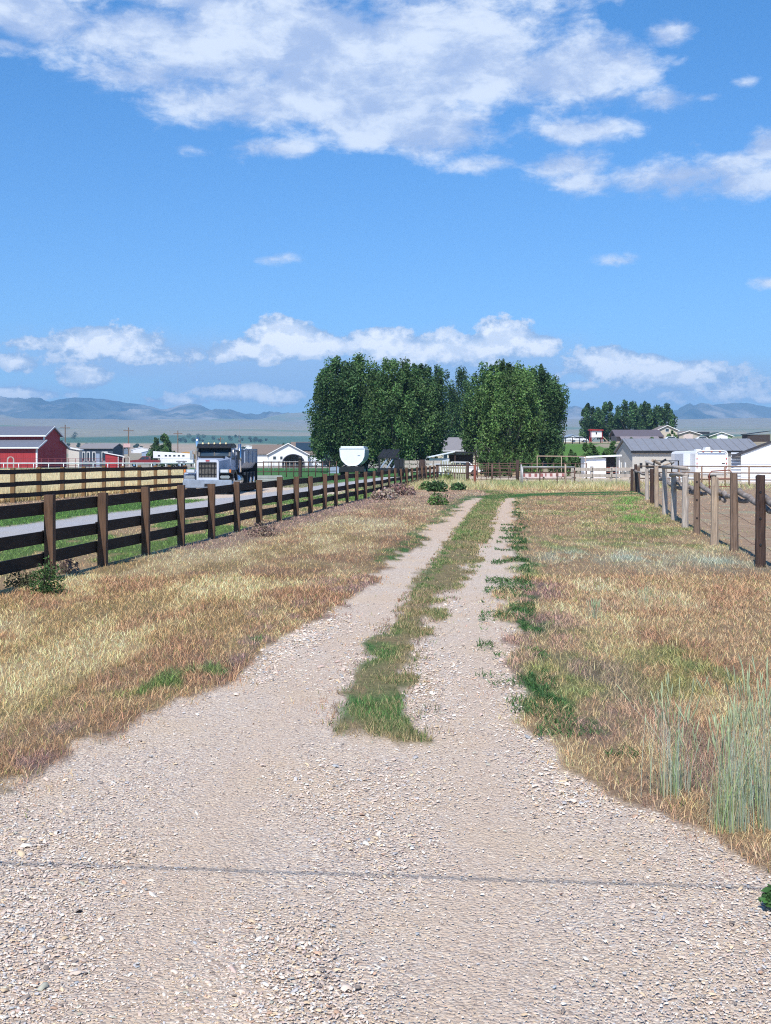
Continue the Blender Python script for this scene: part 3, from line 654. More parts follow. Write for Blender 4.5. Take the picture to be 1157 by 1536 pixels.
# ------------------------------------------------------------------ dark board fence along the lane
def jitter(a): return random.uniform(-a, a)
def board_fence():
    r = empty('board_fence', (0, 0, 0), label='long dark three board fence with brown square posts running beside the gravel track', cat='fence')
    pxs = [75, 154, 219, 272, 318, 356, 389, 419, 444, 466, 487, 504, 521, 535, 548, 561, 573, 583.5, 593, 602, 610, 618.5, 626, 633, 639, 645, 651, 657]
    ds = [9.2, 11.6, 14.0] + [11556 / (779.5 - p) for p in pxs]
    pts = [(LX1(d), d) for d in ds]; zs = [h1(*p) for p in pts]
    for i, ((x, d), z) in enumerate(zip(pts, zs)):
        hw = .066 + jitter(.008); dy = .075; l = jitter(.018); top = 1.15 + jitter(.03); b = MB()
        th = MB(); n = 6
        vs = []
        for k in range(n + 1):
            t = k / n; zz = z - .25 + (top + .25) * t; ox = l * t + jitter(.004); s = 1 + jitter(.05)
            vs += [(x + ox - hw * s, d - dy, zz), (x + ox + hw * s, d - dy, zz), (x + ox + hw * s, d + dy, zz), (x + ox - hw * s, d + dy, zz)]
        fs = [(0, 3, 2, 1), (n * 4, n * 4 + 1, n * 4 + 2, n * 4 + 3)]
        for k in range(n):
            for q in range(4): fs.append((k * 4 + q, k * 4 + (q + 1) % 4, k * 4 + 4 + (q + 1) % 4, k * 4 + 4 + q))
        b.add(vs, fs); b.build('post', POST, r)
    for i in range(len(pts) - 1):
        (x0, y0), (x1, y1) = pts[i], pts[i + 1]
        for lv in (.99, .585, .29):
            a = (x0 - .092, y0 + .004, zs[i] + lv + jitter(.012)); c = (x1 - .092, y1 - .004, zs[i + 1] + lv + jitter(.012))
            MB().bar(a, c, .045, .165).build('rail', WOOD, r)
board_fence()
def back_fence():
    r = empty('rail_fence', (0, 0, 0), label='brown three rail fence with amber posts in front of the golden grain', cat='fence')
    ds = [33.5, 37.6, 41.6] + [45.7, 49.6, 53.2, 56.4, 58.9, 60.7, 62.2, 63.6, 65.0, 66.6]
    base = [(-14.1 + .1376 * (d - 45.7), d) for d in ds]
    px = [23, 62, 97, 129, 159, 187, 212, 236, 257, 280]
    A, B = (X_at(23, 45.7), 45.7), (X_at(280, 66.5), 66.5)
    pts = []
    for p in [-75, -22] + px:
        t = (p - CX) / F; k = (B[0] - A[0]) / (B[1] - A[1]); d = (A[0] - k * A[1]) / (t - k); pts.append((t * d, d))
    for (x, d) in pts:
        z = h1(x, d); MB().box(x - .085 - .09, x + .085 - .09, d - .07, d + .07, z - .2, z + 1.33 + jitter(.02)).build('post', POST2, r, bevel=.012)
    for (a, b) in zip(pts[:-1], pts[1:]):
        for lv in (1.17, .70, .27):
            MB().bar((a[0] + .03, a[1], h1(*a) + lv + jitter(.01)), (b[0] + .03, b[1] - .01, h1(*b) + lv + jitter(.01)), .05, .17).build('rail', WOOD, r)
back_fence()

# ------------------------------------------------------------------ row of mixed posts with crooked pole rails, right
def post_row():
    r = empty('post_fence', (0, 0, 0), label='row of mismatched old wooden posts with sagging crooked pole rails round the dirt pen', cat='fence')
    spec = [(948.4, 739, 706, .17, DARKW), (954, 740, 698.5, .15, DARKW), (958.5, 741, 703, .16, MIDW), (971, 752, 706, .16, PALE), (978.4, 757.8, 706, .16, DARKW), (985.5, 764, 703, .15, TANW), (998, 774, 704.5, .155, PALE), (1010.7, 782.7, 716.6, .15, PALE),
            (1028, 793.8, 716.6, .155, PALE), (1045.6, 802.7, 713, .145, MIDW), (1071.8, 820, 718, .15, TANW), (1101.8, 831, 713.3, .14, MIDW), (1140.5, 853, 715, .15, DARKW), (1196, 880, 716, .15, TANW), (1290, 925, 718, .15, PALE)]
    P = []
    for i, (px, pb, pt, wd, mt) in enumerate(spec):
        x, d = ground_pt(px, pb); z = h1(x, d); top = (pb - pt) / F * d; b = MB(); n = 9
        lx, ly = jitter(.02), jitter(.02); sq = i % 3 != 1
        m = 8; vs = []
        for k in range(n + 1):
            t = k / n
            for q in range(m):
                a = 2 * math.pi * (q + .5) / m; rr = wd / 2 * (1.06 - .1 * t) * (1 + jitter(.07)) * (1 / max(abs(math.cos(a)), abs(math.sin(a))) * .93 if sq else 1)
                vs.append((x + lx * t + rr * math.cos(a), d + ly * t + rr * math.sin(a), z - .25 + (top + .25) * t + (jitter(.018) if k == n else 0)))
        fs = [tuple(range(m))[::-1], tuple(n * m + q for q in range(m))]
        for k in range(n):
            for q in range(m): fs.append((k * m + q, k * m + (q + 1) % m, (k + 1) * m + (q + 1) % m, (k + 1) * m + q))
        b.add(vs, fs); b.build('post', mt, r); P.append((x, d, z, top))
    PM = M('pole_bark', (.42, .36, .31), .9, scale=6, c2=(.16, .12, .10), bump=.6, bscale=14)
    def pole(i, z0, j, z1, sag, r0=.06, over=.25):
        a = Vector((P[i][0] + .14, P[i][1] + .1, P[i][2] + z0)); c = Vector((P[j][0] + .14, P[j][1] - .1, P[j][2] + z1)); d = (c - a); u = d.normalized() * over
        pts = []; n = 9
        for k in range(n + 1):
            t = k / n; p = (a - u) + (d + 2 * u) * t; p = p + Vector((jitter(.018), jitter(.01), -sag * math.sin(math.pi * t) + jitter(.03))); pts.append(p)
        MB().tube(pts, [r0 * (1.1 - .35 * k / n) * (1 + jitter(.1)) for k in range(n + 1)], 9).build('pole_rail', PM, r, smooth=True)
    pole(12, 1.02, 14, .85, .02, .06, .35); pole(11, 1.06, 12, .88, .03, .055, .3); pole(10, 1.02, 11, .92, .04, .05, .28); pole(9, 1.08, 10, .88, .05, .055, .3)
    pole(8, 1.0, 9, .88, .04, .05, .3); pole(7, 1.03, 8, .84, .04); pole(5, 1.1, 7, .85, .06); pole(3, 1.15, 5, .95, .06); pole(0, 1.1, 3, 1.0, .05)
    # two short logs lying across the post tops
    for (i, j, z, e) in ((6, 8, 1.62, 0), (7, 8, 1.30, .25)):
        pass
        a = Vector((P[i][0] - .05, P[i][1] + .1, P[i][2] + P[i][3] + .03)); c = Vector((P[j][0] + .04, P[j][1], P[j][2] + P[j][3] + .04 + (.15 if i == 6 else 0)))
        MB().tube([a, (a + c) / 2 + Vector((0, 0, .02)), c], [.055, .05, .045], 9).build('top_log', PALE, r, smooth=True)
    c = MB()
    for i in range(9, 14):
        p, q = P[i], P[i + 1]
        for h in (.62, .30):
            c.tube([(p[0] + .09, p[1], p[2] + h), ((p[0] + q[0]) / 2 + .09, (p[1] + q[1]) / 2, (p[2] + q[2]) / 2 + h - .05), (q[0] + .09, q[1], q[2] + h)], .0035, 5)
    c.build('wire', PIPE, r)
    b = MB()
    for i in (9, 12):
        for h in (.35, .75, 1.15): b.wheel((P[i][0] - .02, P[i][1] - .082, P[i][2] + h), .018, .012, 10, 'y')
    b.build('bolt', BLACK, r)
post_row()

# ------------------------------------------------------------------ end fence: pipe gates, boards, palisade
def pipe_run(root, px0, px1, d0, d1, levels, posts, mt, rad=.03, top=None, prad=.05):
    A = Vector((X_at(px0, d0), d0, 0)); B = Vector((X_at(px1, d1), d1, 0))
    for lv in levels:
        a, b = A.copy(), B.copy(); a.z = h1(A.x, A.y) + lv; b.z = h1(B.x, B.y) + lv; MB().tube([a, b], rad, 8).build('rail', mt, root, smooth=True)
    for k in range(posts):
        t = k / max(posts - 1, 1); p = A.lerp(B, t); z = h1(p.x, p.y); MB().tube([(p.x, p.y, z - .2), (p.x, p.y, z + (top or levels[0]) + .03)], prad, 8).build('post', mt, root, smooth=True)
g = empty('pipe_fence', (X_at(680, 82), 82, 0), label='rusty single pipe fence joining the board fence to the dark gate', cat='fence'); g.location = (0, 0, 0)
pipe_run(g, 655, 712, 86, 78, [1.22], 1, PIPE, .045); pipe_run(g, 655, 712, 86, 78, [.7], 3, PIPE, .03)
def gate(px0, px1, d, label, mt, n=6, h=1.22):
    x0, x1 = X_at(px0, d), X_at(px1, d); z = h1((x0 + x1) / 2, d); r = empty('pipe_gate', (x0, d, z), label=label, cat='gate', group='pipe gates across the end of the track'); wd = x1 - x0
    MB().tube([(0, 0, .1), (0, 0, h), (wd, 0, h), (wd, 0, .1), (0, 0, .1)], .03, 8, False).build('frame', mt, r, smooth=True)
    for k in range(1, n): MB().tube([(0, 0, .1 + (h - .1) * k / n), (wd, 0, .1 + (h - .1) * k / n)], .02, 6).build('bar', mt, r, smooth=True)
    for k in (1, 2): MB().tube([(wd * k / 3, 0, .1), (wd * k / 3, 0, h)], .018, 6).build('brace', mt, r, smooth=True)
    return r
gate(714, 738, 78, 'dark narrow pipe gate beside the rusty red post', PIPE, 5)
gate(739.5, 775, 78, 'wide dark pipe gate between the young trees and the track end', PIPE, 6)
def gpost(px, d, h, mt, label, rad=.07, name='gate_post'):
    x = X_at(px, d); z = h1(x, d); o = MB().tube([(0, 0, -.2), (0, 0, h * .5), (jitter(.01), 0, h)], rad, 10).build(name, mt, None, smooth=True, loc=(x, d, z)); return tag(o, label, 'post', 'posts along the end fence')
RED = M('rust_red_pipe', (.23, .075, .05), .7)
gpost(712.5, 74, 1.3, RED, 'rust red steel gate post at the left end of the narrow gate', .085)
gpost(738.5, 77.9, 1.32, PIPE, 'dark post between the narrow and the wide pipe gate'); gpost(776.5, 77.5, 1.6, DARKW, 'thick dark wooden post at the right end of the wide gate', .12)
gpost(782, 72, 1.33, GREYP, 'pale grey steel post standing just right of the wide gate', .05); gpost(701.5, 79, 1.45, DARKW, 'tall dark post at the right end of the pale palisade', .10)
g = empty('pipe_fence', (0, 0, 0), label='pipe fence with grey top rail between the wide gate and the board fence', cat='fence')
pipe_run(g, 784, 862, 73, 73, [1.17], 1, GREYP, .05); pipe_run(g, 784, 862, 73.1, 73.1, [.85, .45], 4, PIPE, .025, 1.15, .04)
def plank_fence(name, px0, px1, d, n, levels, label, mt, h=1.2, bw=.2):
    r = empty(name, (0, 0, 0), label=label, cat='fence'); xs = [X_at(px0 + (px1 - px0) * k / n, d) for k in range(n + 1)]
    for x in xs: z = h1(x, d); MB().box(x - .09, x + .09, d - .02, d + .14, z - .2, z + h + jitter(.05)).build('post', mt, r, bevel=.015)
    for k in range(n):
        for lv in levels: MB().bar((xs[k] - .02, d - .05, h1(xs[k], d) + lv + jitter(.02)), (xs[k + 1] + .02, d - .05, h1(xs[k + 1], d) + lv + jitter(.02)), .04, bw).build('rail', mt, r)
plank_fence('plank_fence', 859, 947, 76, 3, (1.02, .62, .24), 'grey weathered plank fence in front of the small white shed', PALE)
gpost(848.5, 71, 1.35, TANW, 'slim tan post in the tall grass left of the grey plank fence', .05)
gpost(924.5, 70, 1.2, GREYP, 'thin steel post leaning by the right part of the plank fence', .03)
def palisade():
    r = empty('palisade', (0, 0, 0), label='pale slanting fence of upright split boards left of the gates', cat='fence'); PG = M('pale_green_wood', (.42, .42, .27), .9, scale=5, c2=(.24, .23, .15), stretch=(4, 4, .5))
    n = 12
    for k in range(n):
        px = 665 + 37 * k / (n - 1); d = 92 - 6 * k / (n - 1); x = X_at(px, d); z = h1(x, d); lean = -.12 * (1 - k / n) - .02 + jitter(.03); h = 1.66 - .42 * k / n + jitter(.13)
        vs = []
        for (sx, t) in ((-.06, 0), (.055, 0), (.05, 1), (-.04, 1)):
            for y in (-.02, .02): vs.append((x + sx + lean * t, d + y, z - .1 + h * t + (jitter(.04) if t else 0)))
        MB().add(vs, [(0, 2, 4, 6), (1, 7, 5, 3), (0, 1, 3, 2), (2, 3, 5, 4), (4, 5, 7, 6), (6, 7, 1, 0)]).build('board', PG, r)
    pipe_a = (X_at(664, 92.3), 92.3); pipe_b = (X_at(703, 86.3), 86.3)
    for lv in (.4, 1.0): MB().bar((pipe_a[0], pipe_a[1], h1(*pipe_a) + lv), (pipe_b[0], pipe_b[1], h1(*pipe_b) + lv), .05, .09).build('rail', PG, r)
palisade()
g = empty('pen_fence', (0, 0, 0), label='rusty pipe fence at the back of the brown dirt pen', cat='fence')
pipe_run(g, 955, 1240, 78, 68, [1.22, .82, .42], 9, M('rusty_tan_pipe', (.33, .22, .15), .7, c2=(.2, .12, .08)), .035)
g = empty('pipe_gate', (0, 0, 0), label='small rounded rusty pipe gate panel beside the weathered post in the pen', cat='gate')
xx, dd = X_at(1064, 60), 60; MB().tube([(xx, dd, 0), (xx, dd, .95), (xx + .12, dd, 1.12), (xx + 1.0, dd, 1.18), (xx + 1.1, dd, 1.1), (xx + 1.1, dd, 0)], .03, 8).build('frame', RED, g, smooth=True)
for lv in (.35, .75): MB().tube([(xx, dd, lv), (xx + 1.1, dd, lv)], .02, 6).build('bar', RED, g, smooth=True)

# ------------------------------------------------------------------ buildings
def ribbed(b, x0, x1, y, z0, z1, step=.3, dep=.025, sgn=-1):
    x = x0 + step / 2
    while x < x1:
        b.box(x - .03, x + .03, min(y, y + sgn * dep), max(y, y + sgn * dep), z0, z1); x += step
def win(parent, x0, x1, y, z0, z1, sgn=-1, fr=TRIM, t=.08):
    f = MB(); ya, yb = sorted((y, y + sgn * .06))
    f.box(x0 - t, x1 + t, ya, yb, z1, z1 + t); f.box(x0 - t, x1 + t, ya, yb, z0 - t, z0); f.box(x0 - t, x0, ya, yb, z0, z1); f.box(x1, x1 + t, ya, yb, z0, z1)
    o = f.build('window', fr, parent); ya, yb = sorted((y + sgn * .005, y + sgn * .02)); MB().box(x0, x1, ya, yb, z0, z1).build('pane', GLASS, o); return o
def gable_house(name, label, loc, rz, w, dep, he, hr, wall, roof, over=.35, cat='house', trim=TRIM, th=.14, axis='y', wins=(), doors=(), group=None, ribs=0):
    """front at y=0 facing -Y, width w along x. axis y: gable faces the front; axis x: eave faces the front"""
    r = empty(name, loc, rz, label=label, cat=cat, group=group)
    b = MB()
    if axis == 'y':
        b.prism([(-w / 2, -.6), (w / 2, -.6), (w / 2, he), (0, hr), (-w / 2, he)], 0, dep, 'y')
        if ribs: ribbed(b, -w / 2, w / 2, 0, 0, he, ribs)
        b.build('wall', wall, r); s = (hr - he) / (w / 2); rf = MB()
        for sg in (-1, 1):
            rf.prism([(0, hr + .02), (sg * (w / 2 + over), he - s * over + .02), (sg * (w / 2 + over), he - s * over + .02 + th), (0, hr + .02 + th)], -over, dep + over, 'y')
        rf.build('roof', roof, r); t = MB()
        for sg in (-1, 1): t.prism([(0, hr - .03), (sg * (w / 2 + over), he - s * over - .03), (sg * (w / 2 + over), he - s * over + .16), (0, hr + .16)], -over - .05, -over - .004, 'y')
        t.build('fascia', trim, r)
    else:
        b.prism([(0, -.6), (dep, -.6), (dep, he), (dep / 2, hr), (0, he)], -w / 2, w / 2, 'x')
        if ribs: ribbed(b, -w / 2, w / 2, 0, 0, he, ribs)
        b.build('wall', wall, r); s = (hr - he) / (dep / 2); rf = MB()
        rf.prism([(dep / 2, hr + .02), (-over, he - s * over + .02), (-over, he - s * over + .02 + th), (dep / 2, hr + .02 + th), (dep + over, he - s * over + .02 + th), (dep + over, he - s * over + .02)], -w / 2 - over, w / 2 + over, 'x')
        if ribs:
            x = -w / 2
            while x < w / 2:
                for sg in (0, 1):
                    a = (x, -over if sg == 0 else dep + over, he - s * over + .02 + th + .02); c = (x, dep / 2, hr + .02 + th + .02); rf.bar(a, c, .06, .05)
                x += ribs * 2
        rf.build('roof', roof, r)
        MB().box(-w / 2 - over, w / 2 + over, -over - .04, -over - .004, he - s * over - .04, he - s * over + .18).build('fascia', trim, r)
    for wn in wins: win(r, *wn)
    for (x0, x1, z1, mt) in doors: MB().box(x0, x1, -.05, .02, 0, z1).build('door', mt, r)
    return r
REDS = M('red_siding', (.38, .035, .038), .7, var=.12, scale=1.2)
def barn():
    d = 230; x = X_at(56, d); z = 0.0
    r = empty('barn', (x, d, h1(x, d)), R(-5), label='big red barn with white trim and grey raised centre roof', cat='barn')
    L = 34; e = 4.0; prof = [(0, -.6), (16, -.6), (16, e), (12.2, 5.3), (12.2, 6.35), (8.0, 8.0), (3.8, 6.35), (3.8, 5.3), (0, e)]
    b = MB().prism(prof, -L, 0, 'x'); xx = -L + .2
    while xx < 0: b.box(xx - .03, xx + .03, -.03, 0, 0, e - .05); b.box(xx - .03, xx + .03, 3.77, 3.8, 5.35, 6.3); xx += .45
    yy = .3
    while yy < 16: b.box(0, .03, yy - .03, yy + .03, 0, 3.9); yy += .6
    b.build('wall', REDS, r)
    GR = M('grey_barn_roof', (.19, .205, .25), .5, var=.12, metal=.2)
    def slab(p, q, nm='roof'):
        dy, dz = q[0] - p[0], q[1] - p[1]; l = math.hypot(dy, dz); n = (-dz / l * .12, dy / l * .12)
        if n[1] < 0: n = (-n[0], -n[1])
        MB().prism([p, q, (q[0] + n[0], q[1] + n[1]), (p[0] + n[0], p[1] + n[1])], -L - .4, .5, 'x').build(nm, GR, r)
        MB().prism([(p[0], p[1] - .12), (q[0], q[1] - .12), (q[0] + n[0], q[1] + n[1] + .04), (p[0] + n[0], p[1] + n[1] + .04)], .504, .58, 'x').build('rake_trim', TRIM, r)
    slab((8, 8.05), (3.1, 6.12)); slab((8, 8.05), (12.9, 6.12)); slab((3.78, 5.33), (-.7, 3.76)); slab((12.22, 5.33), (16.7, 3.76))
    for (y, zz) in ((3.1, 6.12), (-.7, 3.76)): MB().box(-L - .4, .5, y - .08, y - .004, zz - .08, zz + .18).build('eave_trim', TRIM, r)
    for (y, z0, z1) in ((-.035, 0, 3.85), (3.76, 5.4, 6.2)): MB().box(-.25, .05, y - .03, y + .25, z0, z1).build('corner_trim', TRIM, r)
barn()

# dark manufactured home, small red shed
MH = M('slate_siding', (.055, .075, .10), .7, var=.1)
x = X_at(145, 262); r = empty('manufactured_home', (x, 262, h1(x, 262)), R(-9), label='low slate blue manufactured home with grey roof behind the red barn', cat='house')
r.scale = (.82, .82, 1.3); MB().prism([(0, 0), (8, 0), (8, 3.0), (4, 3.75), (0, 3.0)], -4.6, 4.6, 'x').build('wall', MH, r)
MB().prism([(4, 3.8), (-.5, 3.0), (-.5, 3.15), (4, 3.95), (8.5, 3.15), (8.5, 3.0)], -4.9, 4.9, 'x').build('roof', GSHINGLE, r)
for (a, b_) in ((-3.9, -3.3), (-2.6, -2.0), (-1.0, -.4), (1.6, 3.0)): win(r, a, b_, 0, 1.0, 2.4, t=.12)
MB().box(-.1, .9, -.06, 0, 0, 2.2).build('door', BLUEGREY, r)
x = X_at(113, 250); r = empty('garage', (x, 250, h1(x, 250)), R(-10), label='pale cream lean-to end wall between the red barn and the slate home', cat='shed')
MB().prism([(-1.5, 0), (.9, 0), (.9, 3.5), (-1.5, 3.9)], 0, 1.5, 'y').build('wall', M('cream_siding', (.62, .58, .52), .8, var=.05), r); MB().prism([(-1.7, 3.95), (1.15, 3.48), (1.15, 3.65), (-1.7, 4.12)], -.3, 1.8, 'y').build('roof', TRIM, r)
x = X_at(170, 235); r = empty('shed', (x, 235, h1(x, 235)), R(6), label='small red shed with white corner boards and a sloping roof near the barn', cat='shed')
MB().prism([(-1.5, 0), (.9, 0), (.9, 2.25), (-1.5, 2.75)], 0, 3, 'y').build('wall', REDS, r); MB().prism([(-1.7, 2.82), (2.1, 2.1), (2.1, 2.22), (-1.7, 2.95)], -.25, 3.2, 'y').build('roof', TRIM, r)
MB().box(.9, 1.02, -.03, .1, 0, 2.2).build('corner_trim', TRIM, r); MB().box(.95, 2.0, .4, 2.9, 0, 1.95).build('side_stall', M('dark_red_siding', (.12, .02, .022), .7), r)

# arched hoops by the arena
HOOP = M('tan_hoop', (.58, .48, .42), .8)
for (px, d, w_, h_, lab) in ((16, 205, 1.15, 2.1, 'tall tan wooden hoop standing in the grass in front of the red barn'), (189.5, 222, 1.3, 2.3, 'wide tan wooden hoop standing beside the small red shed')):
    x = X_at(px, d); r = empty('hoop', (x, d, h1(x, d)), R(25), label=lab, cat='hoop', group='tan hoops in the arena')
    b = MB(); n = 16; o = []
    for k in range(n + 1):
        a = math.pi * k / n; o.append((-w_ / 2 * math.cos(a), h_ - w_ / 2 + w_ / 2 * math.sin(a)))
    o = [(-w_ / 2, 0)] + o + [(w_ / 2, 0)]; inn = [(p[0] * .74, p[1] - (.13 if p[1] > h_ - w_ / 2 else 0)) for p in o]
    vs = [(p[0], y, p[1]) for y in (-.25, .25) for p in o] + [(p[0], y, p[1]) for y in (-.25, .25) for p in inn]; m = len(o); fs = []
    for k in range(m - 1): fs += [(k, k + 1, m + k + 1, m + k), (2 * m + k, 3 * m + k, 3 * m + k + 1, 2 * m + k + 1), (k, 2 * m + k, 2 * m + k + 1, k + 1), (m + k, m + k + 1, 3 * m + k + 1, 3 * m + k)]
    b.add(vs, fs); b.build('arch', HOOP, r)
def rail_line(name, label, cat, px0, px1, d0, d1, levels, posts, mt, rad, top, prad):
    r = empty(name, (0, 0, 0), label=label, cat=cat); pipe_run(r, px0, px1, d0, d1, levels, posts, mt, rad, top, prad); return r
rail_line('arena_rail', 'long low white rail edging the green arena before the red barn', 'fence', -40, 292, 200, 207, [.95], 16, WHITE, .10, .95, .07)
rail_line('corral_fence', 'maroon pipe corral panels in front of the barn gable and slate home', 'fence', -20, 195, 222, 224, [1.7, 1.3, .9, .5], 22, MAROON, .04, 1.75, .05)

# white house with solar panels
WS = M('white_siding', (.78, .78, .77), .7, var=.03)
x = X_at(432.5, 257); r = gable_house('farmhouse', 'white gabled house with brown roof and dark solar panels behind the pen', (x, 257, h1(x, 257)), R(4), 8.4, 13, 2.9, 5.35, WS, SHINGLE, .4, wins=[(-3.2, -2.6, 0, 1.7, 2.4), (-1.7, -1.2, 0, 1.7, 2.4)], ribs=0)
r.scale.z = .93
b = MB(); b.prism([(2.0, 0), (9.0, 0), (9.0, 2.9), (5.5, 5.5), (2.0, 2.9)], 3.9, 7.1, 'x'); b.build('side_wing', WS, r)
b = MB(); b.prism([(1.6, 2.75), (5.5, 5.62), (9.4, 2.75), (9.4, 2.9), (5.5, 5.85), (1.6, 2.9)], 0.5, 7.5, 'x'); b.build('wing_roof', SHINGLE, r)
b = MB(); b.prism([(2.5, 3.78), (5.0, 5.62), (5.0, 5.72), (2.5, 3.88)], 1.6, 6.4, 'x'); b.build('solar_panel', GLASS, r)
MB().box(4.9, 6.3, 1.9, 2.03, 0, 2.2).build('door', WHITEM, r)
b = MB(); b.prism([(3, 0), (9, 0), (9, 3.0), (6, 4.9), (3, 3.0)], -7.6, -4.0, 'x'); b.build('rear_wing', WS, r)
b = MB(); b.prism([(2.6, 2.9), (6, 5.0), (9.4, 2.9), (9.4, 3.05), (6, 5.2), (2.6, 3.05)], -7.9, -1.0, 'x'); b.build('rear_roof', SHINGLE, r)
x = X_at(440, 232); r = empty('canopy_tent', (x, 232, h1(x, 232)), R(3), label='dark arched canopy shelter standing before the white gabled house', cat='shelter')
b = MB(); o = [(2.15 * math.cos(math.pi * k / 14), .9 + 1.75 * math.sin(math.pi * k / 14)) for k in range(15)]; o = [(2.15, 0)] + o + [(-2.15, 0)]; inn = [(p[0] * .9, p[1] * .95) for p in o]; m = len(o)
vs = [(p[0], y, p[1]) for y in (0, 6) for p in o] + [(p[0], y, p[1]) for y in (0, 6) for p in inn]; fs = []
for k in range(m - 1): fs += [(k, k + 1, m + k + 1, m + k), (2 * m + k, 3 * m + k, 3 * m + k + 1, 2 * m + k + 1), (k, 2 * m + k, 2 * m + k + 1, k + 1)]
b.add(vs, fs); b.build('cover', M('dark_tarp', (.05, .05, .075), .7), r)
MB().prism(inn, 5.6, 5.7, 'y').build('end_wall', M('grey_tarp', (.35, .36, .40), .8), r)
x = X_at(486.5, 262); gable_house('shed', 'tiny white shed at the right end of the white gabled house', (x, 262, h1(x, 262)), 0, 1.3, 2, 1.3, 1.75, WS, WHITEM, .05, 'shed')
x = X_at(502, 235); r = empty('container', (x, 235, h1(x, 235)), 0, label='long low black covered trailer behind the white hopper trailer', cat='trailer'); MB().box(-2.2, 5, 0, 2.4, .5, 1.7).build('body', BLACK, r, bevel=.05)
for q in (-1, 3.5): MB().wheel((q, .3, .4), .4, .3, 16, 'y').build('wheel', RUBBER, r)
x = X_at(279, 262); r = empty('covered_wagon', (x, 262, h1(x, 262)), 0, label='tan round topped wagon cover showing above the white horse trailer', cat='wagon')
MB().prism([(-1.5, 1.6)] + [(-1.5 * math.cos(math.pi * k / 12), 2.5 + .75 * math.sin(math.pi * k / 12)) for k in range(13)] + [(1.5, 1.6)], 0, 3.5, 'y').build('cover', M('tan_canvas', (.50, .28, .09), .8), r)
MB().box(-1.4, 1.4, .1, 3.4, .8, 1.58).build('box', BLACK, r)
for q in (-1.1, 1.1): MB().wheel((q, .5, .5), .5, .2, 16).build('wheel', RUBBER, r)

# grey roofed house behind the grove, lean-to in front of it
x = X_at(688, 182); r = gable_house('house', 'beige house with wide grey hipped roof half hidden behind the big trees', (x, 182, h1(x, 182) + .4), 0, 8.2, 10, 2.3, 2.35, TAN, GSHINGLE, .3, cat='house')
hp = MB(); hp.add([(-4.5, -.5, 2.35), (4.5, -.5, 2.35), (4.5, 10.5, 2.35), (-4.5, 10.5, 2.35), (-1.3, 4.5, 4.6), (.4, 4.5, 4.6)], [(0, 1, 5, 4), (1, 2, 5), (2, 3, 4, 5), (3, 0, 4), (0, 3, 2, 1)]); hp.build('hip_roof', GSHINGLE, r)
win(r, -2.3, -1.7, 0, .9, 1.9); win(r, .4, 1.3, 0, .9, 1.9); MB().box(-6, -4.1, 2, 8, -.6, 2.1).build('side_wing', M('grey_siding', (.26, .26, .29), .8), r); MB().box(3.2, 3.9, -.05, 0, 0, 1.9).build('door', TRIM, r)
x = X_at(662, 132); r = empty('lean_to', (x, 132, h1(x, 132)), 0, label='white walled lean-to shed with a tilted roof left of the palisade', cat='shed')
MB().box(-1.3, .9, 0, .12, 0, 1.75).build('wall', M('grey_white_siding', (.52, .55, .60), .8), r); MB().prism([(-1.4, 1.8), (1.5, 2.42), (1.5, 2.55), (-1.4, 1.93)], -.5, 3.6, 'y').build('roof', WHITEM, r)
MB().box(1.5, 3.9, -.4, 3.5, 2.28, 2.42).build('porch_roof', BLACK, r); MB().box(1.0, 3.7, 2.8, 2.95, 0, 2.2).build('back_wall', M('dark_shed_wall', (.06, .05, .05), .9), r)
for q in (1.45, 3.7): MB().box(q, q + .12, -.2, -.08, 0, 2.3).build('post', DARKW, r)

# long metal shed, white ribbed shed, small white cabin
SM = M('beige_metal', (.52, .49, .44), .55, var=.05, metal=.05)
x = X_at(1040, 112); r = gable_house('metal_shed', 'long beige ribbed metal shed with dark grey roof behind the camper', (x + .3, 112, h1(x, 112) - 1.2), R(0), 11.8, 8, 3.6, 4.75, SM, DARKROOF, .25, axis='x', ribs=.42, cat='shed', trim=BLACK)
r.location.z = Z_at(679, 112) - 3.6 + .08
SHW = r
for q in (-5.3, -4.75): MB().box(q, q + .25, -.06, 0, 2.1, 2.55).build('window', BLACK, r)
MB().box(-1.35, -1.05, -.07, 0, 1.2, 3.55).build('downpipe', BLACK, r)
# shed gable end as seen obliquely: the end wall turned toward the track
x = X_at(945, 121); 
MB().prism([(.0, .4), (8, .4), (8, 3.55), (4, 4.7), (0, 3.55)], -5.96, -5.905, 'x').build('end_wall', M('pale_metal', (.62, .58, .52), .6, var=.05), r)
for q in (3.0, 5.2): MB().box(-6.02, -5.965, q, q + .8, 1.7, 2.6).build('window', TRIM, r)
WR = M('white_ribbed_metal', (.74, .76, .78), .5, var=.04)
x = X_at(1112, 92); zb = h1(x, 92); r = empty('metal_shed', (x, 92, zb), R(-16.5), label='white ribbed metal shed with a steep dark roof edge at the right border', cat='shed')
hl = Z_at(681.5, 92) - zb; s = .387; W2 = 7.0
MB().prism([(0, -.1), (2 * W2, -.1), (2 * W2, hl), (W2, hl + s * W2), (0, hl)], 0, 12, 'y').build('wall', WR, r)
b = MB(); k = .12
while k < 4: b.box(k - .02, k + .02, -.03, 0, 1.55, hl + s * k - .02); k += .22
for k in range(7): b.box(0, 4, -.03, 0, .1 + k * .2, .14 + k * .2)
b.build('cladding', WR, r)
MB().prism([(-.7, hl - s * .7), (W2, hl + s * W2), (W2, hl + s * W2 + .2), (-.7, hl - s * .7 + .2)], -.12, 12.4, 'y').build('roof', M('charcoal_roof', (.05, .05, .06), .6), r)
MB().box(-.75, -.03, .6, .7, 0, hl - .05).build('louvre', M('grey_louvre', (.42, .44, .48), .6), r)
b = MB()
for k in range(9): b.box(-.74, -.04, .54, .6, .2 + k * .24, .3 + k * .24)
b.build('slat', WHITEM, r)
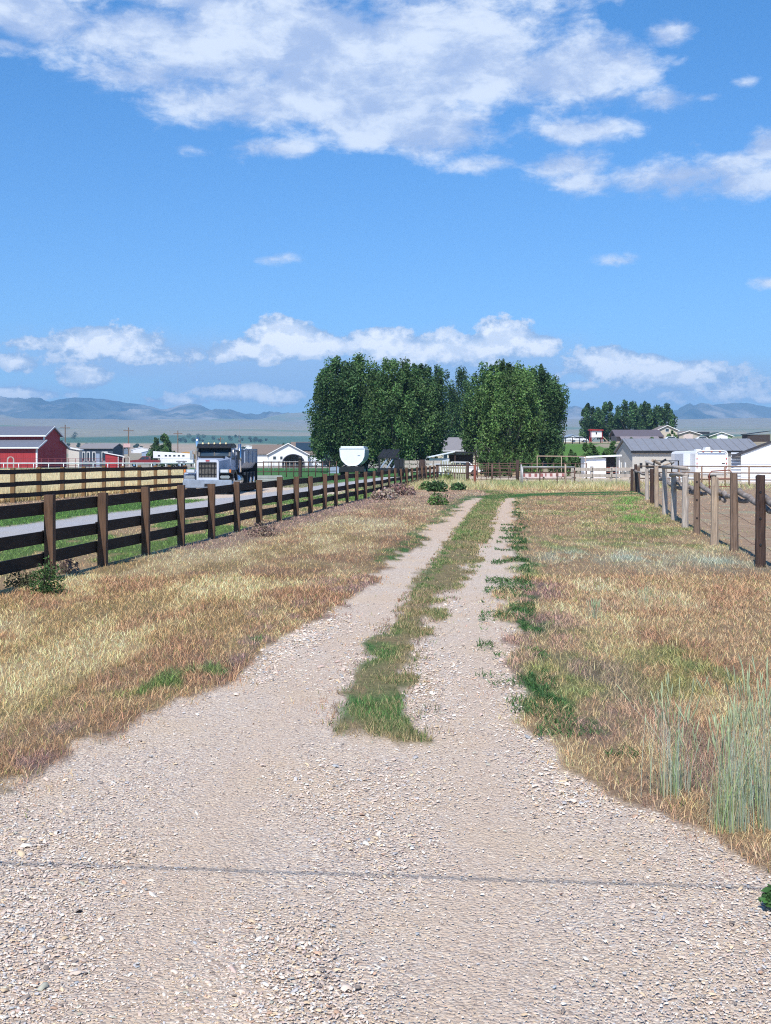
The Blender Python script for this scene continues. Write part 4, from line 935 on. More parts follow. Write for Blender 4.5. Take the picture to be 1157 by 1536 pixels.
x = X_at(891, 108); r = empty('white_cabin', (x, 108, h1(x, 108)), 0, label='small white double door cabin with a dark open bay on its right', cat='shed')
MB().box(-.85, 1.1, 0, 2.0, 0, 1.78).build('wall', WHITE, r); MB().box(-.75, .12, -.04, 0, .1, 1.6).build('door', WHITEM, r); MB().box(.16, 1.0, -.04, 0, .1, 1.6).build('door', WHITEM, r)
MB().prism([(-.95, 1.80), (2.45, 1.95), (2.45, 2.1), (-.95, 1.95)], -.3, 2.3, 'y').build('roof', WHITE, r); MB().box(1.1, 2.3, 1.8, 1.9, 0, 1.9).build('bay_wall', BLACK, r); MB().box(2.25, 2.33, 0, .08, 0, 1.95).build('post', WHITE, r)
for q in (.5, .95): MB().bar((1.15, .1, q), (2.25, .1, q), .05, .06).build('rail', RED, r)

# hilltop buildings
def on(px, d): x = X_at(px, d); return (x, d, h1(x, d))
HR = M('dusky_roof', (.13, .11, .125), .8, var=.1); BR = M('brown_wall', (.26, .21, .19), .8, var=.1)
p = on(960, 345); r = empty('ranch_house', p, 0, label='long low house with a dark sweeping roof on the hilltop', cat='house'); zt = Z_at(644, 345) - p[2]; ze = Z_at(653, 345) - p[2]
MB().box(-6.6, 7.0, 0, 9, -.5, ze).build('wall', BR, r); MB().prism([(-1, ze - .2), (4.5, zt), (10, ze - .2), (10, ze - .45), (4.5, zt - .25), (-1, ze - .45)], -7.2, 6.6, 'x').build('roof', HR, r)
MB().prism([(-3.4, ze - 1.3), (-.4, ze - .3), (-.4, ze - .1), (-3.4, ze - 1.1)], -6.0, 5, 'x').build('porch_roof', M('mauve_roof', (.25, .215, .225), .8), r)
for q in (-5.8, -2, 1.4, 4.8): MB().box(q, q + .25, -3.2, -3.0, -.5, ze - 1.2).build('post', TRIM, r)
for q in (-4.5, -1, 2.4): win(r, q, q + 1, 0, .9, 1.8)
p = on(1001, 350); gable_house('two_storey_house', 'tan two storey gabled house joined to the end of the long hilltop roof', p, 0, 6.0, 9, Z_at(645.5, 350) - p[2], Z_at(638.5, 350) - p[2], TAN, BR, .5, wins=[(-.5, .5, 0, 2.9, 3.8)], doors=[(-2, -1, 2, BR)])
p = on(1034, 352); gable_house('garage', 'beige gabled garage with a pale roll door on the hilltop', p, 0, 6.4, 9, Z_at(651.5, 352) - p[2], Z_at(646.5, 352) - p[2], M('beige_wall', (.45, .40, .33), .8, var=.05), BR, .5, cat='garage', doors=[(-1.7, 1.1, 2.2, M('pink_door', (.62, .52, .48), .7))])
p = on(1082, 352); rg = gable_house('garage', 'pale green gabled garage with a white door and a dark side carport', p, 0, 6.4, 9, Z_at(654, 352) - p[2], Z_at(648.5, 352) - p[2], M('green_wall', (.33, .44, .26), .8, var=.05), M('dark_green_roof', (.05, .08, .06), .7), .5, cat='garage', doors=[(-1.3, 1.9, 2.3, WHITE)])
MB().box(-6.4, -3.25, .5, 6, 2.2, 2.9).build('carport', M('dark_carport', (.03, .035, .045), .8), rg); MB().box(-6.3, -6.1, .6, .8, -.3, 2.2).build('post', BLACK, rg)
p = on(1128, 330); r = empty('low_barn', p, 0, label='low dark roofed barn on the dry tan hill at the right', cat='barn')
MB().box(-1.2, 5, 0, 5, -1.5, 2.0).build('wall', M('dark_low_wall', (.06, .045, .04), .9), r); MB().prism([(-1.5, 2.02), (5, 2.9), (5, 3.05), (-1.5, 2.2)], -.4, 5.4, 'y').build('roof', BLACK, r)
# red playhouse
p = on(895, 262); r = empty('playhouse', p, 0, label='red framed playhouse on stilts with a white front and wooden ladder', cat='playhouse')
b = MB()
for q in (-1.25, 1.15):
    for y in (0, 1.8): b.box(q, q + .14, y, y + .14, -.4, 3.0)
b.build('frame', REDS, r); MB().box(-1.1, 1.15, .05, 1.85, 1.25, 2.7).build('cabin', WHITE, r); MB().prism([(-1.5, 2.72), (1.5, 2.72), (1.5, 2.9), (-1.5, 3.05)], -.3, 2.2, 'y').build('roof', REDS, r); MB().box(-.15, .1, .0, .05, 1.9, 2.35).build('window', BLACK, r)
b = MB(); b.bar((1.5, .5, 1.4), (2.8, -.6, -.1), .1); b.bar((1.5, 1.1, 1.4), (2.8, 0, -.1), .1)
for k in range(6): b.bar((1.5 + .22 * k, .5 - .18 * k, 1.3 - .24 * k), (1.5 + .22 * k, 1.1 - .18 * k, 1.3 - .24 * k), .08)
b.build('ladder', TANW, r)

# ------------------------------------------------------------------ vehicles
def truck():
    x, d = -8.32, 56.0; SHELL = M('shell_chrome', (.58, .61, .68), .3, var=.12, metal=.2); r = empty('dump_truck', (x, d, h1(x, d)), R(-2), label='white long nosed truck with black cab roof and grey rear body behind the fences', cat='truck')
    BODY = M('truck_blue_grey', (.36, .42, .54), .35, var=.12, metal=.1)
    b = MB(); b.prism([(-1.15, .30), (1.15, .30), (1.15, .68), (-1.15, .68)], 0, .12, 'y'); o = b.build('bumper', M('dull_chrome', (.42, .46, .52), .3, var=.25, metal=.7), r, bevel=.03); MB().box(-.13, .13, -.02, .0, .36, .5).build('plate', BLACK, o)
    rp = lambda w_, z0, z1, q: [(-w_, z0), (w_, z0), (w_, z1 - q), (w_ - q * .3, z1 - q * .3), (w_ - q, z1), (-w_ + q, z1), (-w_ + q * .3, z1 - q * .3), (-w_, z1 - q)]
    sh = MB(); o1, i1 = rp(.52, .66, 1.63, .12), rp(.43, .78, 1.50, .03); n = 8
    vs = [(p[0], y, p[1]) for y in (.1, .3) for p in o1] + [(p[0], y, p[1]) for y in (.1, .3) for p in i1]; fs = []
    for k in range(n): j = (k + 1) % n; fs += [(k, j, n + j, n + k), (2 * n + k, 3 * n + k, 3 * n + j, 2 * n + j), (k, 2 * n + k, 2 * n + j, j)]
    sh.add(vs, fs); o = sh.build('grille_shell', SHELL, r); MB().box(-.09, .09, .07, .1, 1.54, 1.6).build('badge', M('badge_red', (.4, .05, .06), .5), o)
    b = MB(); b.box(-.44, .44, .2, .25, .77, 1.52); b.build('grille', M('grille_mesh', (.20, .185, .16), .5, c2=(.07, .065, .06), scale=18, metal=.4), r)
    b = MB()
    for q in (-.30, -.15, 0, .15, .30): b.box(q - .012, q + .012, .15, .2, .78, 1.5)
    for z in (.95, 1.25): b.box(-.43, .43, .16, .2, z - .012, z + .012)
    b.build('grille_bar', BLACK, r)
    h = MB(); f0 = [(-.5, .12, 1.0), (.5, .12, 1.0), (.5, .12, 1.56), (.42, .12, 1.62), (-.42, .12, 1.62), (-.5, .12, 1.56)]; f1 = [(-.78, 1.9, .9), (.78, 1.9, .9), (.78, 1.9, 1.66), (.62, 1.9, 1.78), (-.62, 1.9, 1.78), (-.78, 1.9, 1.66)]
    h.add([(a, b_ + .2, c) for a, b_, c in f0] + f1, [(0, 1, 2, 3, 4, 5), (11, 10, 9, 8, 7, 6)] + [(k, (k + 1) % 6, 6 + (k + 1) % 6, 6 + k) for k in range(6)]); h.build('hood', BODY, r)
    MB().prism([(-.60, 1.72), (.60, 1.72), (.5, 1.80), (-.5, 1.80)], 1.1, 1.95, 'y').build('cowl', BLACK, r)
    for s in (-1, 1):
        f = MB(); pr = [(.28, .95)] + [(1.0 - .72 * math.cos(math.pi * k / 10), .72 + .42 * math.sin(math.pi * k / 10)) for k in range(11)] + [(1.9, .72), (1.9, .66), (1.6, .66)] + [(1.0 + .56 * math.cos(math.pi * k / 8), .62 + .42 * math.sin(math.pi * k / 8)) for k in range(9)] + [(.28, .62)]
        f.prism(pr, s * .62, s * 1.16, 'x'); f.build('fender', BLACK if s > 0 else BODY, r)
        hl = MB(); hl.box(s * .58 - .0, s * 1.02, .05, .3, 1.0, 1.18); o = hl.build('headlight', CHROME, r, bevel=.03); MB().box(min(s * .62, s * .96), max(s * .62, s * .96), .035, .05, 1.03, 1.15).build('lens', glass('lamp_glass', (.55, .58, .62), .1), o)
        MB().box(min(s * 1.03, s * 1.1), max(s * 1.03, s * 1.1), .04, .2, 1.02, 1.16).build('turn_signal', M('amber_lens', (.75, .22, .04), .3), r)
        MB().box(min(s * .6, s * 1.05), max(s * .6, s * 1.05), .0, .12, .74, .88).build('tow_light', CHROME, r, bevel=.03)
    for (wy, ww) in ((1.0, .28), (5.9, .5), (7.1, .5)):
        for s in (-1, 1):
            o = MB().wheel((s * .93, wy, .5), .5, ww, 28).build('wheel', RUBBER, r, smooth=True); MB().wheel((s * 1.0, wy, .5), .27, ww * .7, 20).build('rim', CHROME, o)
    c = MB(); c.prism([(1.9, .9), (3.3, .9), (3.3, 2.2), (2.08, 2.2), (1.9, 1.74)], -.80, .80, 'x'); c.build('cab', BODY, r)
    MB().prism([(1.72, 2.16), (3.4, 2.2), (3.4, 2.34), (2.9, 2.42), (2.1, 2.40), (1.72, 2.24)], -.83, .83, 'x').build('cab_roof', BLACK, r, bevel=.03)
    # windscreen in two panes, set in black
    for s in (-1, 1):
        MB().add([(s * .03, 1.87, 1.80), (s * .70, 1.90, 1.78), (s * .70, 2.045, 2.17), (s * .03, 2.015, 2.17)], [(0, 1, 2, 3)]).build('windscreen', GLASS, r)
        MB().box(s * .812 - .008, s * .812 + .008, 2.25, 3.0, 1.62, 2.12).build('side_window', GLASS, r)
    f = MB(); f.bar((0, 1.86, 1.78), (0, 2.0, 2.18), .05)
    for s in (-1, 1): f.bar((s * .74, 1.87, 1.76), (s * .74, 2.03, 2.18), .09)
    f.bar((-.76, 1.86, 1.76), (.76, 1.86, 1.76), .07); f.bar((-.76, 2.02, 2.19), (.76, 2.02, 2.19), .06); f.build('windscreen_frame', BLACK, r)
    for k in range(5): MB().box(-.56 + .28 * k - .04, -.56 + .28 * k + .04, 1.86, 1.98, 2.36, 2.45).build('marker_lamp', M('marker_amber', (.85, .70, .42), .3), r, bevel=.015)
    for s in (-1, 1):
        MB().tube([(s * .98, 2.6, 1.0), (s * .98, 2.6, 2.45), (s * .98, 2.62, 2.6), (s * .98, 2.74, 2.7)] if s < 0 else [(s * .98, 3.45, 1.0), (s * .98, 3.45, 2.4)], [.075, .075, .065, .06] if s < 0 else [.08, .08], 12).build('exhaust_stack', CHROME, r, smooth=True)
        m = MB(); m.box(s * 1.15 - .06, s * 1.15 + .06, 1.98, 2.06, 1.62, 2.06); m.bar((s * .8, 2.1, 2.1), (s * 1.15, 2.02, 2.05), .02); m.bar((s * .8, 2.1, 1.66), (s * 1.15, 2.02, 1.64), .02); m.build('mirror', CHROME if s < 0 else BLACK, r)
    MB().tube([(.98, 3.2, 1.6), (1.0, 3.2, 3.35)], .012, 6).build('antenna', GREYP, r)
    for s in (-1, 1): MB().tube([(s * .85, 2.1, .62), (s * .85, 3.6, .62)], .3, 16).build('fuel_tank', CHROME, r, smooth=True)
    fr = MB()
    for s in (-1, 1): fr.box(s * .45 - .06, s * .45 + .06, .3, 8.0, .55, .85)
    fr.box(-1.1, 1.1, 4.0, 8.0, .85, 1.0); fr.build('chassis', BLACK, r)
    body = MB(); pr = [(-1.15, 1.9), (-1.15, 1.5), (-.95, 1.2), (-.5, 1.02), (.5, 1.02), (.95, 1.2), (1.15, 1.5), (1.15, 1.9), (1.15, 2.1), (-1.15, 2.1)]; body.prism(pr, 3.8, 8.0, 'y'); o = body.build('tipper_body', M('tipper_steel', (.40, .45, .54), .45, c2=(.24, .25, .29), scale=3, metal=.2), r)
    b = MB()
    for y in (3.78, 5.2, 6.6, 7.9): b.box(-1.2, -1.152, y, y + .08, 1.45, 2.16); b.box(1.152, 1.2, y, y + .08, 1.45, 2.16)
    b.box(-1.2, 1.2, 3.72, 8.02, 2.1, 2.17); b.build('rib', BLUEGREY, o)
    MB().box(-1.2, 1.2, 8.02, 8.1, .5, 2.2).build('tailgate', BLACK, r); MB().box(-1.15, 1.15, 4.9, 5.0, .2, 1.0).build('mudflap', BLACK, r)
    MB().box(-.55, .55, 3.45, 3.6, 1.4, 2.1).build('headache_rack', CHROME, r)
truck()
def hopper():
    d = 120; x = X_at(528.5, d); r = empty('hopper_trailer', (x, d, h1(x, d)), R(-3), label='white round bottomed hopper trailer parked end on below the grove', cat='trailer')
    o = [(-1.25, 2.75), (-1.22, 2.0)] + [(-1.15 * math.cos(math.pi * k / 10) , 1.75 - .80 * math.sin(math.pi * k / 10)) for k in range(11)] + [(1.22, 2.0), (1.25, 2.75)]
    o = [(-1.25, 2.72), (-1.2, 1.95), (-1.02, 1.5), (-.62, 1.12), (-.35, 1.0), (.35, 1.0), (.62, 1.12), (1.02, 1.5), (1.2, 1.95), (1.25, 2.72)]
    MB().prism(o, 0, 6.5, 'y').build('hopper', WHITE, r)
    q = MB().box(-1.16, 1.16, .0, 6.0, 2.724, 2.95).build('tarp_cover', WHITEM, r, bevel=.04)
    f = MB(); 
    for (a, b_) in zip(o[:-1], o[1:]): f.bar((a[0], -.03, a[1]), (b_[0], -.03, b_[1]), .05, .05)
    f.bar((-1.25, -.03, 2.72), (1.25, -.03, 2.72), .06); f.build('rim', WHITEM, r)
    b = MB(); b.box(.55, .8, -.02, -.003, 1.98, 2.06); b.build('sticker', BLUEGREY, r)
    for y in np.arange(.6, 6.5, .8): MB().bar((1.26, y, 2.70), (1.22, y, 1.95), .05, .05).bar((1.22, y, 1.95), (1.04, y, 1.5), .05, .05).build('side_rib', GREYP, r)
    c = MB(); c.box(-.9, .9, -.2, 6.6, .72, .9); c.box(-1.2, 1.2, -.6, -.3, .4, .85); c.bar((-.8, .1, .9), (-.5, .3, 1.1), .12); c.bar((.8, .1, .9), (.5, .3, 1.1), .12); c.build('chassis', BLACK, r)
    for y in (.4, 1.6, 5.4):
        for sx in (-1, 1): w_ = MB().wheel((sx * 1.0, y, .46), .46, .4, 20).build('wheel', RUBBER, r, smooth=True); MB().wheel((sx * 1.05, y, .46), .24, .34, 14).build('rim', GREYP, w_)
    MB().prism([(-2.3, .25), (-1.25, .25), (-1.25, .75), (-1.5, .95), (-2.1, .85)], -.8, .4, 'y').build('mudguard', BLUEGREY, r)
hopper()
def implement():
    d = 112; x = X_at(583, d); r = empty('farm_implement', (x, d, h1(x, d)), R(-8), label='black folded farm implement with slanted frames next to the white hopper trailer', cat='machine')
    b = MB(); b.box(-1.0, 1.1, 0, 3.5, .55, .8); b.box(-.95, -.8, 0, .15, 0, 1.9); b.box(.85, 1.0, 0, .15, 0, 2.1); b.box(-.95, 1.0, 0, .15, 1.7, 1.85); b.build('frame', BLACK, r)
    for k in range(4): MB().bar((-.9 + .42 * k, .0, 1.75), (-.5 + .42 * k, 1.2, 2.55), .34, .06, up=(0, -1, 1)).build('folded_panel', BLACK, r)
    for k in range(3): MB().bar((-.8 + .6 * k, .2, .8), (-.1 + .55 * k, .2, 1.75), .12).build('brace', BLUEGREY, r)
    MB().box(.5, 1.35, .1, 1.4, .8, 1.7).build('engine_box', BLACK, r, bevel=.05)
    for sx in (-1, 1):
        for y in (.6, 2.4): w_ = MB().wheel((sx * 1.0, y, .42), .42, .25, 18).build('wheel', RUBBER, r, smooth=True); MB().wheel((sx * 1.02, y, .42), .2, .22, 12).build('rim', RED, w_)
implement()
o = tag(MB().tube([(0, 0, -.2), (0, 0, .5), (.02, 0, 1.1), (.02, 0, 1.62)], [.30, .27, .28, .22], 12).build('stump', DARKW, loc=on(633, 97)), 'black charred stump standing behind the far end of the board fence', 'stump')
def pickup():
    d = 236; x = X_at(216.5, d); r = empty('pickup_truck', (x, d, h1(x, d) + .1), R(4), label='dark red pickup truck hitched to the white horse trailer', cat='pickup'); r.scale = (1.05, 1.05, 1.22)
    PR = M('dark_red_paint', (.22, .03, .035), .3, var=.08)
    # side faces the camera: length along x, nose to the left
    MB().prism([(-2.9, .45), (2.9, .45), (2.9, 1.12), (1.0, 1.15), (.95, 1.72), (-.35, 1.74), (-1.05, 1.2), (-2.75, 1.05), (-2.9, .85)], 0, 1.9, 'y').build('body', PR, r, bevel=.04)
    MB().prism([(-.9, 1.2), (-.33, 1.66), (.1, 1.66), (.1, 1.2)], -.012, .0, 'y').build('window', GLASS, r); MB().prism([(.2, 1.2), (.2, 1.66), (.85, 1.66), (.85, 1.2)], -.012, 0, 'y').build('window', GLASS, r)
    MB().box(-2.95, 2.95, -.015, 0, .48, .68).build('lower_trim', M('silver_trim', (.5, .45, .42), .4), r)
    for q in (-1.85, 1.9):
        for y in (.05, 1.75): w_ = MB().wheel((q, y, .42), .42, .26, 20, 'y').build('wheel', RUBBER, r, smooth=True); MB().wheel((q, y - .03, .42), .24, .27, 14, 'y').build('rim', CHROME, w_)
    MB().box(-2.98, -2.9, .1, .5, .75, .95).build('headlight', CHROME, r)
pickup()
def horse_trailer():
    d = 240; x = X_at(261, d); r = empty('horse_trailer', (x, d, h1(x, d) + .1), R(4), label='long white gooseneck horse trailer with a row of small dark windows', cat='trailer'); r.scale = (1.05, 1.1, 1.28)
    MB().prism([(-3.9, 1.35), (-2.6, 1.35), (-2.5, .45), (3.6, .45), (3.6, 2.05), (-3.9, 2.45)], 0, 2.2, 'y').build('body', WHITE, r, bevel=.03)
    for q in (-2.8, -1.5, -.75, .1, .95, 1.8): MB().box(q - .22, q + .22, -.02, 0, 1.62, 1.86).build('window', GLASS, r)
    b = MB()
    for q in np.arange(-2.4, 3.6, .3): b.box(q, q + .05, -.02, 0, .5, 1.25)
    b.box(-2.5, 3.6, -.03, 0, 1.3, 1.36); b.build('side_rib', WHITEM, r)
    for q in (1.0, 1.9): w_ = MB().wheel((q, .05, .4), .4, .25, 18, 'y').build('wheel', RUBBER, r, smooth=True); MB().wheel((q, .02, .4), .2, .26, 12, 'y').build('rim', CHROME, w_)
    MB().prism([(.4, .86), (2.5, .86), (2.3, .98), (.6, .98)], -.12, 0, 'y').build('fender', GREYP, r)
horse_trailer()
def camper():
    d = 99; x = X_at(1067.5, d); r = empty('camper_trailer', (x, d, h1(x, d)), R(3), label='white enclosed camper trailer parked end on in front of the long beige shed', cat='trailer')
    o = [(-1.32, .45), (1.32, .45), (1.32, 2.2), (1.22, 2.38), (.9, 2.45), (-.9, 2.45), (-1.22, 2.38), (-1.32, 2.2)]
    MB().prism(o, 0, 7, 'y').build('body', WHITE, r)
    f = MB()
    for (a, b_) in zip(o, o[1:] + o[:1]): f.bar((a[0], -.02, a[1]), (b_[0], -.02, b_[1]), .09, .09)
    f.build('edge_frame', TRIM, r)
    MB().box(-1.12, 1.12, -.03, 0, .95, 2.12).build('rear_door', M('bright_door', (.85, .86, .88), .35, var=.02), r); MB().box(-1.15, 1.15, -.045, -.004, 2.13, 2.24).build('awning_strip', BLUEGREY, r)
    for sx in (-1, 1):
        for z in (1.05, 1.35, 1.75): MB().box(min(sx * 1.2, sx * 1.27), max(sx * 1.2, sx * 1.27), -.09, -.065, z, z + .1).build('lamp', M('lamp_red', (.6, .04, .05), .3), r)
    for k in (-.7, 0, .7): MB().box(k - .07, k + .07, -.06, -.0, 2.32, 2.37).build('marker', M('marker_red', (.55, .12, .05), .3), r)
    MB().box(.85, 1.1, -.07, -.03, 1.36, 1.41).build('handle', BLACK, r); MB().box(-.3, .1, .6, 1.3, 2.46, 2.72).build('roof_vent', TRIM, r, bevel=.03); MB().box(-.75, -.4, 1.6, 2.2, 2.46, 2.58).build('roof_vent', TRIM, r)
    MB().box(-1.3, 1.3, -.12, 0, .40, .52).build('bumper', GREYP, r)
    for y in (3.0, 3.9):
        for sx in (-1, 1): w_ = MB().wheel((sx * 1.18, y, .38), .38, .24, 18).build('wheel', RUBBER, r, smooth=True); MB().wheel((sx * 1.2, y, .38), .2, .25, 12).build('rim', GREYP, w_)
    MB().box(-1.9, -1.33, 1.5, 4.0, .9, 2.2).build('slide_out', M('off_white_panel', (.62, .65, .70), .5, var=.04), r)
camper()
def flatbed():
    d = 93; x = X_at(1000, d); z = h1(x, d); r = empty('flatbed_trailer', (x, d, z), R(2), label='dark flatbed trailer loaded with scrap in front of the beige shed', cat='trailer')
    MB().box(-1.1, 1.05, 0, 2.0, 1.0, 1.15).build('deck', BLACK, r); b = MB()
    for q in (-1.0, .9): b.box(q, q + .08, 0, .08, 0, 1.6); b.box(q, q + .08, 1.9, 1.98, 0, 1.6)
    b.bar((-1, 0, 1.58), (1, 0, 1.58), .06); b.build('frame', BLACK, r)
    for q in (-.7, .7): w_ = MB().wheel((q, .2, .35), .35, .22, 16, 'y').build('wheel', RUBBER, r); MB().wheel((q, .18, .35), .18, .23, 10, 'y').build('rim', WHITE, w_)
    for k in range(6):
        a = (jitter(.9), random.uniform(.3, 1.6), 1.2 + random.random() * .3); c = (a[0] + jitter(.8), a[1] + jitter(.5), 1.3 + random.random() * .45)
        o = MB().tube([a, c], random.uniform(.05, .12), 7).build('scrap_pipe', random.choice([GREYP, TANW, BLACK]), None, loc=(x, d, z)); tag(o, ['longest scrap pipe on the dark flatbed trailer', 'scrap pipes heaped on the dark flatbed trailer'][k > 0], 'pipe', 'scrap heaped on the flatbed trailer')
        if k == 0: tag(o, 'scrap pipes heaped on the dark flatbed trailer')
    o = MB().tube([(0, 0, 0), (0, 0, .55)], .2, 14).build('barrel', WHITE, None, smooth=False, loc=(x + .3, d - .4, z + 1.16 - 1.16)); tag(o, 'small white drum standing before the dark flatbed trailer', 'drum')
flatbed()
def pallets():
    for (px, d, w_, h_, c, lab) in ((1000, 84, 2.6, .45, PALE, 'pale stack of old boards behind the tops of the row of posts'), (1022, 82, 1.6, .35, WHITEM, 'low whitish stack of boards just right of the longer board pile'), (815, 92, 2.4, .30, M('pinkish_board', (.62, .52, .48), .8), 'low pinkish white pile of panels in the gravel yard'), (406, 88, 1.9, .45, M('grey_blocks', (.50, .49, .48), .9, c2=(.3, .29, .28)), 'pile of grey blocks beside the truck behind the board fence')):
        x, d_, z = on(px, d); r = empty('board_pile', (x, d_, z), R(random.uniform(-6, 6)), label=lab, cat='pile')
        k = 0; zz = 0
        while zz < h_:
            q = jitter(.1); MB().box(-w_ / 2 + q, w_ / 2 + q, 0, 1.0, zz, zz + .09).build('board', c, r); zz += .115; k += 1
pallets()
# red and white show jump panels in the yard
for (px, d, lab) in ((800, 88, 'white and red striped panel lying low in the yard, left of the tan post'), (832, 90, 'white and red striped panel nearer the tan post in the yard')):
    x, d_, z = on(px, d); r = empty('barrier', (x, d_, z), R(jitter(8)), label=lab, cat='barrier', group='striped panels in the yard')
    MB().box(-.9, .9, 0, .08, .35, .6).build('panel', M('pinkish_board', (.62, .52, .48), .8), r); b = MB()
    for k in range(4): b.box(-.8 + .45 * k, -.6 + .45 * k, -.01, 0, .36, .59)
    b.build('stripe', M('barrier_red', (.30, .12, .11), .6), r)
    for q in (-.85, .8): MB().box(q, q + .06, 0, .3, 0, .36).build('leg', BLACK, r)
rail_line('yard_fence', 'thin dark pipe corral in the gravel yard behind the gates', 'fence', 700, 880, 104, 104, [1.3, .9, .5], 12, PIPE, .03, 1.35, .04)
rail_line('yard_rail', 'long pale horizontal rail on dark posts left of the white cabin', 'fence', 806, 879, 101, 101, [1.92], 3, TANW, .045, 1.92, .035)
rail_line('pipe_pen', 'dark pipe pen beside the white house lawn', 'fence', 372, 505, 108, 116, [1.35, .95, .5], 13, PIPE, .035, 1.4, .045)
rail_line('field_fence', 'pale wire mesh fence across the lawn behind the dark pipe pen', 'fence', 395, 515, 150, 150, [1.35, .9], 16, GREYP, .03, 1.4, .04)
rail_line('hill_fence', 'dark rail fence along the crest of the green slope', 'fence', 775, 880, 228, 228, [1.2, .7], 11, BLACK, .06, 1.25, .08)
plank_fence('board_wall', 603, 662, 120, 5, (1.35, .95, .55), 'pale board fence in the shade below the big grove', PALE, 1.5, .30)
o = tag(MB().tube([(0, 0, -.2), (0, 0, 1.62)], .16, 10).build('pen_post', DARKW, loc=on(450.5, 108)), 'thick dark pen corner post with a knob on top, left of the hopper trailer', 'post'); kn = MB().wheel((0, 0, 1.72), .2, .3, 12).build('knob', BLACK, o)

# yard car, far cars and small far houses
def far_box(px, d, w_, h_, lab, body, roof, cat='house', name='far_house'):
    x, d_, z = on(px, d); r = empty(name, (x, d_, z), R(jitter(20)), label=lab, cat=cat, group='small far houses in the valley' if name == 'far_house' else None)
    MB().prism([(-w_ / 2, 0), (w_ / 2, 0), (w_ / 2, h_ * .65), (0, h_), (-w_ / 2, h_ * .65)], 0, w_ * .8, 'y').build('wall', body, r)
    MB().prism([(0, h_ + .05), (w_ / 2 + .4, h_ * .62), (w_ / 2 + .4, h_ * .62 + .3), (0, h_ + .35), (-w_ / 2 - .4, h_ * .62 + .3), (-w_ / 2 - .4, h_ * .62)], -.3, w_ * .8 + .3, 'y').build('roof', roof, r)
for (px, d, w_, h_, lab, c, rf) in ((170, 900, 14, 5, 'far white house just left of the pole nearest the dark tree', WS, DARKROOF), (213, 1100, 16, 5, 'tiny white farm roof on the tan strip above the red pickup', WS, WHITE), (228, 700, 12, 4, 'far pale roofs right above the red pickup', BLUEGREY, BLUEGREY), (385, 700, 12, 5, 'far tan roofed building to the right of the truck', TAN, SHINGLE), (372, 900, 18, 6, 'far white building right behind the truck body', WS, WHITE), (395, 640, 12, 5, 'far white roof just left of the white gabled house', WS, WHITE), (859, 420, 6, 3, 'far white hut on the crest between the two groves', WS, BLUEGREY)):
    far_box(px, d, w_, h_, lab, c, rf)
def car(px, d, lab, paint, rz=0, grp=None):
    x, d_, z = on(px, d); r = empty('parked_car', (x, d_, z), rz, label=lab, cat='car', group=grp)
    MB().prism([(-2.1, .3), (2.1, .3), (2.15, .8), (1.3, .95), (.8, 1.4), (-.9, 1.42), (-1.5, .98), (-2.1, .85)], 0, 1.7, 'y').build('body', paint, r, bevel=.05)
    MB().prism([(-1.3, .98), (1.1, .98), (.72, 1.33), (-.85, 1.35)], -.01, 1.71, 'y').build('window', GLASS, r)
    for q in (-1.3, 1.3):
        for y in (.05, 1.6): w_ = MB().wheel((q, y, .33), .33, .2, 16, 'y').build('wheel', RUBBER, r); MB().wheel((q, y - .02, .33), .18, .21, 10, 'y').build('rim', CHROME, w_)
car(692, 118, 'white car under the dark porch roof of the lean-to', WHITE); car(797, 205, 'dark blue car on the green slope', M('navy_paint', (.02, .03, .07), .3), R(10))
car(869, 300, 'small white car on the crest left of the red playhouse', WHITE, 0); car(1055, 300, 'white car parked below the beige hilltop garage', WHITE, 0); car(1008, 300, 'silver car half hidden behind the long shed roof', WHITEM, 0)

# poles and overhead line
def pole(px, d, top, lab, arm=True, tk=.16):
    x, d_, z = on(px, d); r = empty('utility_pole', (x, d_, z), R(15), label=lab, cat='utility pole', group='utility poles across the valley'); h = Z_at(top, d) - z
    MB().tube([(0, 0, -.5), (0, 0, h)], [tk, tk * .75], 8).build('shaft', MIDW, r)
    if arm: MB().box(-1.2, 1.2, -.08, .08, h - .9, h - .72).build('crossarm', MIDW, r); 
    for q in (-1.05, -.4, .4, 1.05): MB().tube([(q, 0, h - .72), (q, 0, h - .55)], .06, 6).build('insulator', GREYP, r) if arm else None
pole(98, 300, 637, 'utility pole rising behind the barn gable'); pole(193, 285, 641, 'tallest utility pole between the red shed and the dark tree'); pole(267, 330, 646, 'utility pole right behind the dark round tree'); pole(331, 420, 655, 'thin far utility pole above the truck cab'); pole(361, 500, 660, 'far thin pole right of the truck cab', False, .1)
pole(846, 430, 645, 'white thin mast between the two groves', False, .14)
x, d_, z = on(185, 250); r = empty('flagpole', (x, d_, z), 0, label='small flagpole with a red and white flag near the tallest pole', cat='flagpole'); MB().tube([(0, 0, 0), (0, 0, 5.2)], .05, 6).build('shaft', GREYP, r); MB().box(.05, 1.5, -.02, .02, 4.1, 4.9).build('flag', M('flag_cloth', (.62, .40, .38), .8), r)
r = empty('overhead_cable', (0, 0, 0), label='dark cable strung low over the drive casting the thin shadow line', cat='cable')
a = Vector((X_at(0, 4.94), 4.94, 0)); c = Vector((X_at(1157, 4.65), 4.65, 0)); u = (c - a).normalized(); hgt_ = 3.0; sh_ = Vector((-sun_dir.x / -sun_dir.z, -sun_dir.y / -sun_dir.z, 1)) * hgt_
mid = (a + c) / 2 + sh_; p0, p1 = mid - u * 11, mid + u * 11
MB().tube([p0 + Vector((0, 0, .0)), mid - u * 2 + Vector((0, 0, -.01)), mid, mid + u * 2 + Vector((0, 0, -.01)), p1], .0065, 8).build('cable', BLACK, r)
for p in (p0, p1): MB().tube([(p.x, p.y, -.3), (p.x, p.y, 3.2)], .09, 10).build('support_post', MIDW, r)

